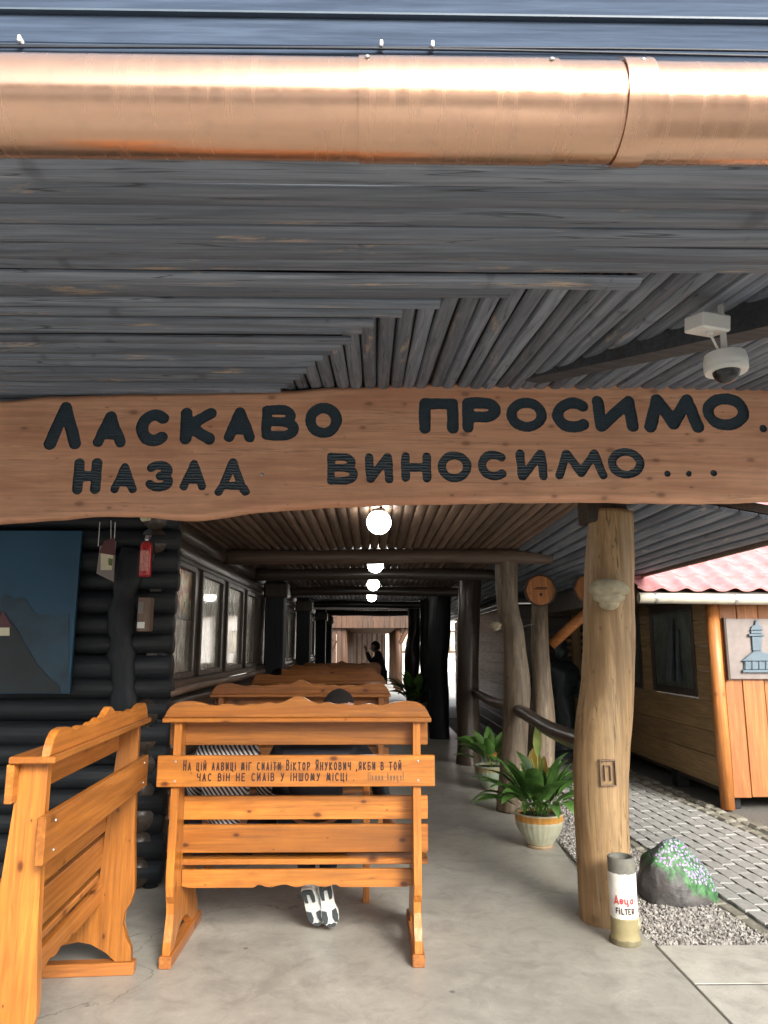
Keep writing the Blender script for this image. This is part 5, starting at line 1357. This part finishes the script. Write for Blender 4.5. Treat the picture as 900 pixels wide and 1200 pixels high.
def shoe(parent, heel, toe, sole_n, off, s=1.0):
    """sneaker between heel and toe; sole_n points out of the sole"""
    heel, toe = Vector(heel), Vector(toe); d = (toe - heel); L_ = d.length; d.normalize(); n = Vector(sole_n); n = (n - d * n.dot(d)).normalized(); lat = d.cross(n)
    def pt(a, b, c): return heel + d * a * L_ + lat * b + n * c
    prof = [(0, .022), (.04, .034), (.15, .038), (.32, .034), (.5, .036), (.7, .047), (.86, .043), (.96, .028), (1, .012)]
    outline = [(a, w_) for a, w_ in prof] + [(a, -w_) for a, w_ in prof[::-1]]
    def slab_(outl, c0_, c1_, mat, name, par, bev=.004):
        bm = bmesh.new(); A_ = [bm.verts.new(pt(a, w_, c0_)) for a, w_ in outl]; B_ = [bm.verts.new(pt(a, w_, c1_)) for a, w_ in outl]; n_ = len(outl)
        f1 = bm.faces.new(A_); f2 = bm.faces.new(B_[::-1])
        for i in range(n_): bm.faces.new((A_[i], B_[i], B_[(i + 1) % n_], A_[(i + 1) % n_]))
        if bev: bmesh.ops.bevel(bm, geom=list(set(f1.edges) | set(f2.edges)), offset=bev, segments=2, affect='EDGES')
        return obj(name, bm, mat, par, off=off, smooth='auto')
    sh = slab_(outline, 0, -.028, M['shoe'], 'shoe', parent)
    up = [[(tuple(pt(.1, 0, -.05)), .036), (tuple(pt(.2, 0, -.085)), .038)], [(tuple(pt(.1, 0, -.05)), .036), (tuple(pt(.45, 0, -.05)), .04), (tuple(pt(.7, 0, -.035)), .04), (tuple(pt(.9, 0, -.025)), .03)]]
    mesh_obj('upper', skin_mesh('upper', up), M['shoe'], sh, off)
    def ring_(a, b, w0, w1, inner):
        k = 16; o_ = [(a + (b - a) * (.5 + .5 * math.cos(2 * math.pi * i / k)), (w0 + w1) / 2 * math.sin(2 * math.pi * i / k)) for i in range(k)]
        return o_
    heelpad = [(.02, .018), (.05, .031), (.2, .034), (.34, .027), (.36, .012), (.22, .010), (.14, .010), (.12, 0), (.14, -.010), (.22, -.010), (.36, -.012), (.34, -.027), (.2, -.034), (.05, -.031), (.02, -.018)]
    slab_(heelpad, .0005, .007, M['rubber'], 'heel_tread', sh, .001)
    for sg in (1, -1):
        slab_([(.58, sg * .038), (.62, sg * .014), (.78, sg * .012), (.88, sg * .02), (.9, sg * .036), (.75, sg * .044)][::sg], .0005, .007, M['rubber'], 'side_tread', sh, .001)
    slab_([(.93, .026), (.9, .012), (.93, 0), (.9, -.012), (.93, -.026), (.985, -.012), (.985, .012)], .0005, .007, M['rubber'], 'toe_tread', sh, .001)
    return sh
# seated person in dark jacket
hx = P(397, 812, Y=4.22)
cx = -.30
J = dict(pelvis=(cx, 4.13, .57), waist=(cx, 4.13, .72), chest=(cx + .02, 4.15, .92), neck=(cx + .07, 4.20, 1.06), head=Vector((hx.x, 4.26, 1.148)),
         sh_l=(cx - .17, 4.15, .97), sh_r=(cx + .2, 4.17, .97), el_l=(cx - .27, 4.22, .78), el_r=(cx + .33, 4.16, .82), wr_l=(cx - .15, 4.40, .66), wr_r=(cx + .38, 4.12, .62),
         hd_l=(1, .8, -.3), hd_r=(.2, .5, -.6), hip_l=(cx - .09, 4.2, .55), hip_r=(cx + .09, 4.2, .55), kn_l=(cx - .10, 4.58, .52), kn_r=(cx + .06, 4.58, .52), an_l=(cx - .05, 4.33, .22), an_r=(cx + .06, 4.33, .24))
pA = person('seated person in a dark jacket and pale sneakers behind the lettered backrest', (cx, 4.13, .46), J, M['jacket'], M['denim'], .4, .9, yaw=R(-75), pitch=R(-12))
offA = pA.location.copy()
h1, t1 = P(359, 1042, Y=4.16), P(373, 1086, Y=4.24); shoe(pA, h1, (t1.x, t1.y + .02, .03), (-.25, -1, .1), offA)
h2, t2 = P(380, 1036, Y=4.15), P(389, 1086, Y=4.22); shoe(pA, h2, (t2.x, t2.y + .02, .03), (.05, -1, .1), offA)
# seated child in stripes
cx = -.77; s = .82
J = dict(pelvis=(cx, 4.12, .56), waist=(cx, 4.11, .68), chest=(cx + .01, 4.12, .86), neck=(cx + .01, 4.16, .98), head=Vector((cx, 4.22, 1.065)),
         sh_l=(cx - .13, 4.12, .93), sh_r=(cx + .13, 4.12, .93), el_l=(cx - .19, 4.17, .74), el_r=(cx + .20, 4.17, .74), wr_l=(cx - .12, 4.34, .62), wr_r=(cx + .12, 4.34, .62),
         hd_l=(.5, .8, -.3), hd_r=(-.5, .8, -.3), hip_l=(cx - .08, 4.17, .54), hip_r=(cx + .08, 4.17, .54), kn_l=(cx - .22, 4.38, .53), kn_r=(cx + .22, 4.38, .53), an_l=(cx + .03, 4.50, .50), an_r=(cx - .03, 4.42, .51))
person('seated child in a black and white striped top on the lettered bench', (cx, 4.12, .46), J, M['stripes'], M['denim'], .2, s, yaw=0, pitch=R(-30))
# standing silhouette far down the veranda
fx_, fy_ = P(443, 757, Y=16.5).x, 16.5
J = dict(pelvis=(fx_ + .05, fy_, .86), waist=(fx_ + .06, fy_, 1.02), chest=(fx_ + .03, fy_, 1.2), neck=(fx_ - .02, fy_, 1.37), head=Vector((fx_ - .06, fy_, 1.485)),
         sh_l=(fx_ + .02, fy_ + .17, 1.28), sh_r=(fx_ + .02, fy_ - .17, 1.28), el_l=(fx_ - .05, fy_ + .22, 1.05), el_r=(fx_ - .16, fy_ - .2, 1.17), wr_l=(fx_ - .2, fy_ + .12, 1.1), wr_r=(fx_ - .25, fy_ - .1, 1.38),
         hd_l=(-1, 0, .3), hd_r=(-.2, .2, 1), hip_l=(fx_ + .05, fy_ + .1, .84), hip_r=(fx_ + .05, fy_ - .1, .84), kn_l=(fx_ + .04, fy_ + .1, .46), kn_r=(fx_ + .02, fy_ - .1, .46), an_l=(fx_ + .08, fy_ + .1, .09), an_r=(fx_ + .04, fy_ - .1, .09))
pF = person('standing person in dark clothes raising one hand, far down the veranda', (fx_, fy_, 0), J, M['darkgrey'], M['darkgrey'], .2, 1.0, yaw=R(90), pitch=R(-10))
offF = pF.location.copy()
for dy in (.1, -.1): shoe(pF, (fx_ + .1, fy_ + dy, .0), (fx_ - .15, fy_ + dy, .0), (0, 0, -1), offF)

# ================================================================ PLANTS
def leaf_mesh(bm, base, az, L_, tilt, droop, wd, stem=.45):
    """long stalk that arches, then a lance-shaped blade with a folded midrib"""
    n = 12; d = Vector((math.cos(az), math.sin(az), 0)); lat = Vector((-math.sin(az), math.cos(az), 0)); p = Vector(base); a = tilt; rows_ = []
    tw_ = random.uniform(-.4, .4)
    for i in range(n + 1):
        t_ = i / n
        w_ = .0035 if t_ < stem else max(.0008, wd * math.sin(math.pi * ((t_ - stem) / (1 - stem)) ** .8) ** .9 + .001)
        nrm = Vector((0, 0, 1)) * math.cos(a) - d * math.sin(a)
        l2 = (lat * math.cos(tw_ * t_) + nrm * math.sin(tw_ * t_))
        f = w_ * .28
        rows_.append((bm.verts.new(p + l2 * w_ + nrm * f), bm.verts.new(p + l2 * w_ * .5 + nrm * f * .3), bm.verts.new(p), bm.verts.new(p - l2 * w_ * .5 + nrm * f * .3), bm.verts.new(p - l2 * w_ + nrm * f)))
        p = p + (d * math.cos(a) + Vector((0, 0, 1)) * math.sin(a)) * L_ / n; a -= droop * (t_ ** 1.2) * 2 / n
    for r0, r1_ in zip(rows_[:-1], rows_[1:]):
        for k in range(4): bm.faces.new((r0[k], r0[k + 1], r1_[k + 1], r1_[k]))
def potted(label, loc, n, potmat, sc, Lr=(.28, .46), seed=1, tall=None):
    random.seed(seed)
    t = thing('potted_plant', label, 'potted plant', loc, group='potted plants along the veranda edge')
    H = .25
    prof = [(.095, 0), (.10, .012), (.092, .022), (.098, .03), (.135, .08), (.165, .14), (.178, .19), (.180, .235), (.186, .243), (.186, .25), (.168, .25), (.160, .225)]
    fl_ = lambda a, z: (.022 * abs(math.sin(a * 13)) if .03 < z < .238 else 0)
    bm = bmesh.new(); lathe(bm, [(r * sc, z * sc) for r, z in prof], 104, flute=lambda a, z: fl_(a, z / sc)); obj('pot', bm, potmat, t, smooth='auto')
    bm = bmesh.new(); lathe(bm, [(.158 * sc, .20 * sc), (.158 * sc, .226 * sc), (.0001, .236 * sc)], 24); obj('soil', bm, M['soil'], t, smooth=True)
    for k in range(n):
        bm = bmesh.new(); az = k * 2.399 + random.uniform(-.3, .3); r = random.uniform(.01, .09) * sc; inner = k < n * .35
        leaf_mesh(bm, (r * math.cos(az), r * math.sin(az), .23 * sc), az, random.uniform(*Lr) * sc, R(random.uniform(62, 84) if inner else random.uniform(30, 62)), random.uniform(.6, 1.5) if inner else random.uniform(1.2, 2.3), random.uniform(.042, .072) * sc, random.uniform(.28, .42))
        obj('leaf', bm, M['yellowleaf'] if k in (11, 19) else M['leaf'], t, smooth=True)
    if tall:
        for (az, L_, wd) in tall:
            bm = bmesh.new(); leaf_mesh(bm, (0, 0, .23 * sc), az, L_, R(86), .35, wd, .6); obj('spathe', bm, M['palegreen'], t, smooth=True)
    return t
pt1 = P(633, 992, Z=0)
potted('leafy green plant in a cream pot with an orange band, at the floor edge', (pt1.x, pt1.y, 0), 58, M['pot'], 1.0, (.34, .56), 5, tall=[(1.2, .70, .035), (2.6, .46, .03), (.3, .44, .03)])
pt2 = P(577, 925, Z=0)
potted('plant in a pale green pot behind the crooked post', (pt2.x, pt2.y, 0), 24, M['potgreen'], 1.0, (.34, .5), 8)
pt3 = P(486, 845, Z=0)
potted('dark bushy plant on the floor far down the veranda', (pt3.x, pt3.y, 0), 34, M['potgreen'], 1.5, (.35, .55), 12)

# ================================================================ ASHTRAY TUBE AND BOULDER
at = P(733, 1104, Z=0)
ash = thing('ashtray_tube', 'cigarette shaped concrete ashtray tube lettered in red and black', 'ashtray', (at.x, at.y, 0))
rA = .070; hA = P(728, 1003, Y=at.y).z
bm = bmesh.new(); prof = [(rA * 1.12, 0), (rA * 1.13, .02), (rA * 1.0, .035), (rA, .06), (rA, hA * .6), (rA, hA - .005), (rA * .97, hA), (rA * .80, hA), (rA * .78, hA - .01), (rA * .78, hA - .12), (.0001, hA - .12)]
pr2 = []
for a_, b_ in zip(prof[:-1], prof[1:]):
    m_ = max(1, int(abs(b_[1] - a_[1]) / .02)); pr2 += [(a_[0] + (b_[0] - a_[0]) * i / m_, a_[1] + (b_[1] - a_[1]) * i / m_) for i in range(m_)]
pr2.append(prof[-1]); lathe(bm, pr2, 40, flute=lambda a, z: .02 * noise.noise(Vector((math.cos(a), math.sin(a), z * 9)))); obj('tube', bm, M['ashtube'], ash, smooth='auto')
bm = bmesh.new(); blob(bm, (rA * .62, -.01, .10), .045, .3, 3, 3, 4, (.8, .8, 1.1)); obj('cement_lump', bm, M['fungus'], ash, smooth=True)
bend = lambda x, z: (math.sin(x / rA * .88 - .2) * (rA + .0025), -math.cos(x / rA * .88 - .2) * (rA + .0025), z)
for it in [('Д', -.062, .197, .030, .045), ('е', -.030, .200, .024, .040), ('ц', -.003, .200, .026, .040), ('а', .028, .200, .024, .040), ('-', .056, .195, .014, .036)]: link_mesh('painted_letter', text_mesh('lettering', [it], .0034, .0016, bend), M['redink'], ash)
for it in [('F', -.054, .152, .017, .030), ('I', -.036, .152, .010, .030), ('L', -.022, .152, .016, .030), ('T', -.004, .152, .018, .030), ('E', .016, .152, .016, .030), ('R', .036, .152, .018, .030)]: link_mesh('painted_letter', text_mesh('lettering', [it], .0028, .0014, bend), M['ink'], ash)
rc = P(803, 1058, Z=0)
bm = bmesh.new()
hull = [(-.24, -.02, 0), (-.235, -.06, .12), (-.17, -.12, .23), (-.07, -.07, .335), (.03, -.03, .335), (.13, -.02, .25), (.21, -.05, .12), (.235, -.08, .03), (.20, -.15, -.02), (-.02, -.22, -.02), (-.19, -.17, -.02),
        (-.02, -.205, .10), (.05, -.17, .17), (.12, -.16, .11), (-.12, -.18, .10), (.0, .15, .27), (-.15, .14, .2), (.16, .14, .15), (-.2, .12, 0), (.2, .14, -.02), (0, .2, 0)]
for p in hull: bm.verts.new(p)
bmesh.ops.convex_hull(bm, input=bm.verts)
bmesh.ops.delete(bm, geom=[v for v in bm.verts if not v.link_faces], context='VERTS')
bmesh.ops.triangulate(bm, faces=bm.faces)
bmesh.ops.bevel(bm, geom=list(bm.edges), offset=.012, segments=1, affect='EDGES')
bmesh.ops.triangulate(bm, faces=bm.faces)
bmesh.ops.subdivide_edges(bm, edges=[e for e in bm.edges if e.calc_length() > .03], cuts=5, use_grid_fill=True)
for v in bm.verts: v.co += noise.noise_vector(v.co * 9) * .014 + noise.noise_vector(v.co * 30) * .004
o = obj('painted_boulder', bm, M['rock'], loc=(rc.x, rc.y + .14, 0), smooth='auto'); tag(o, 'boulder painted with green grass and lilac flowers on the gravel', 'boulder')
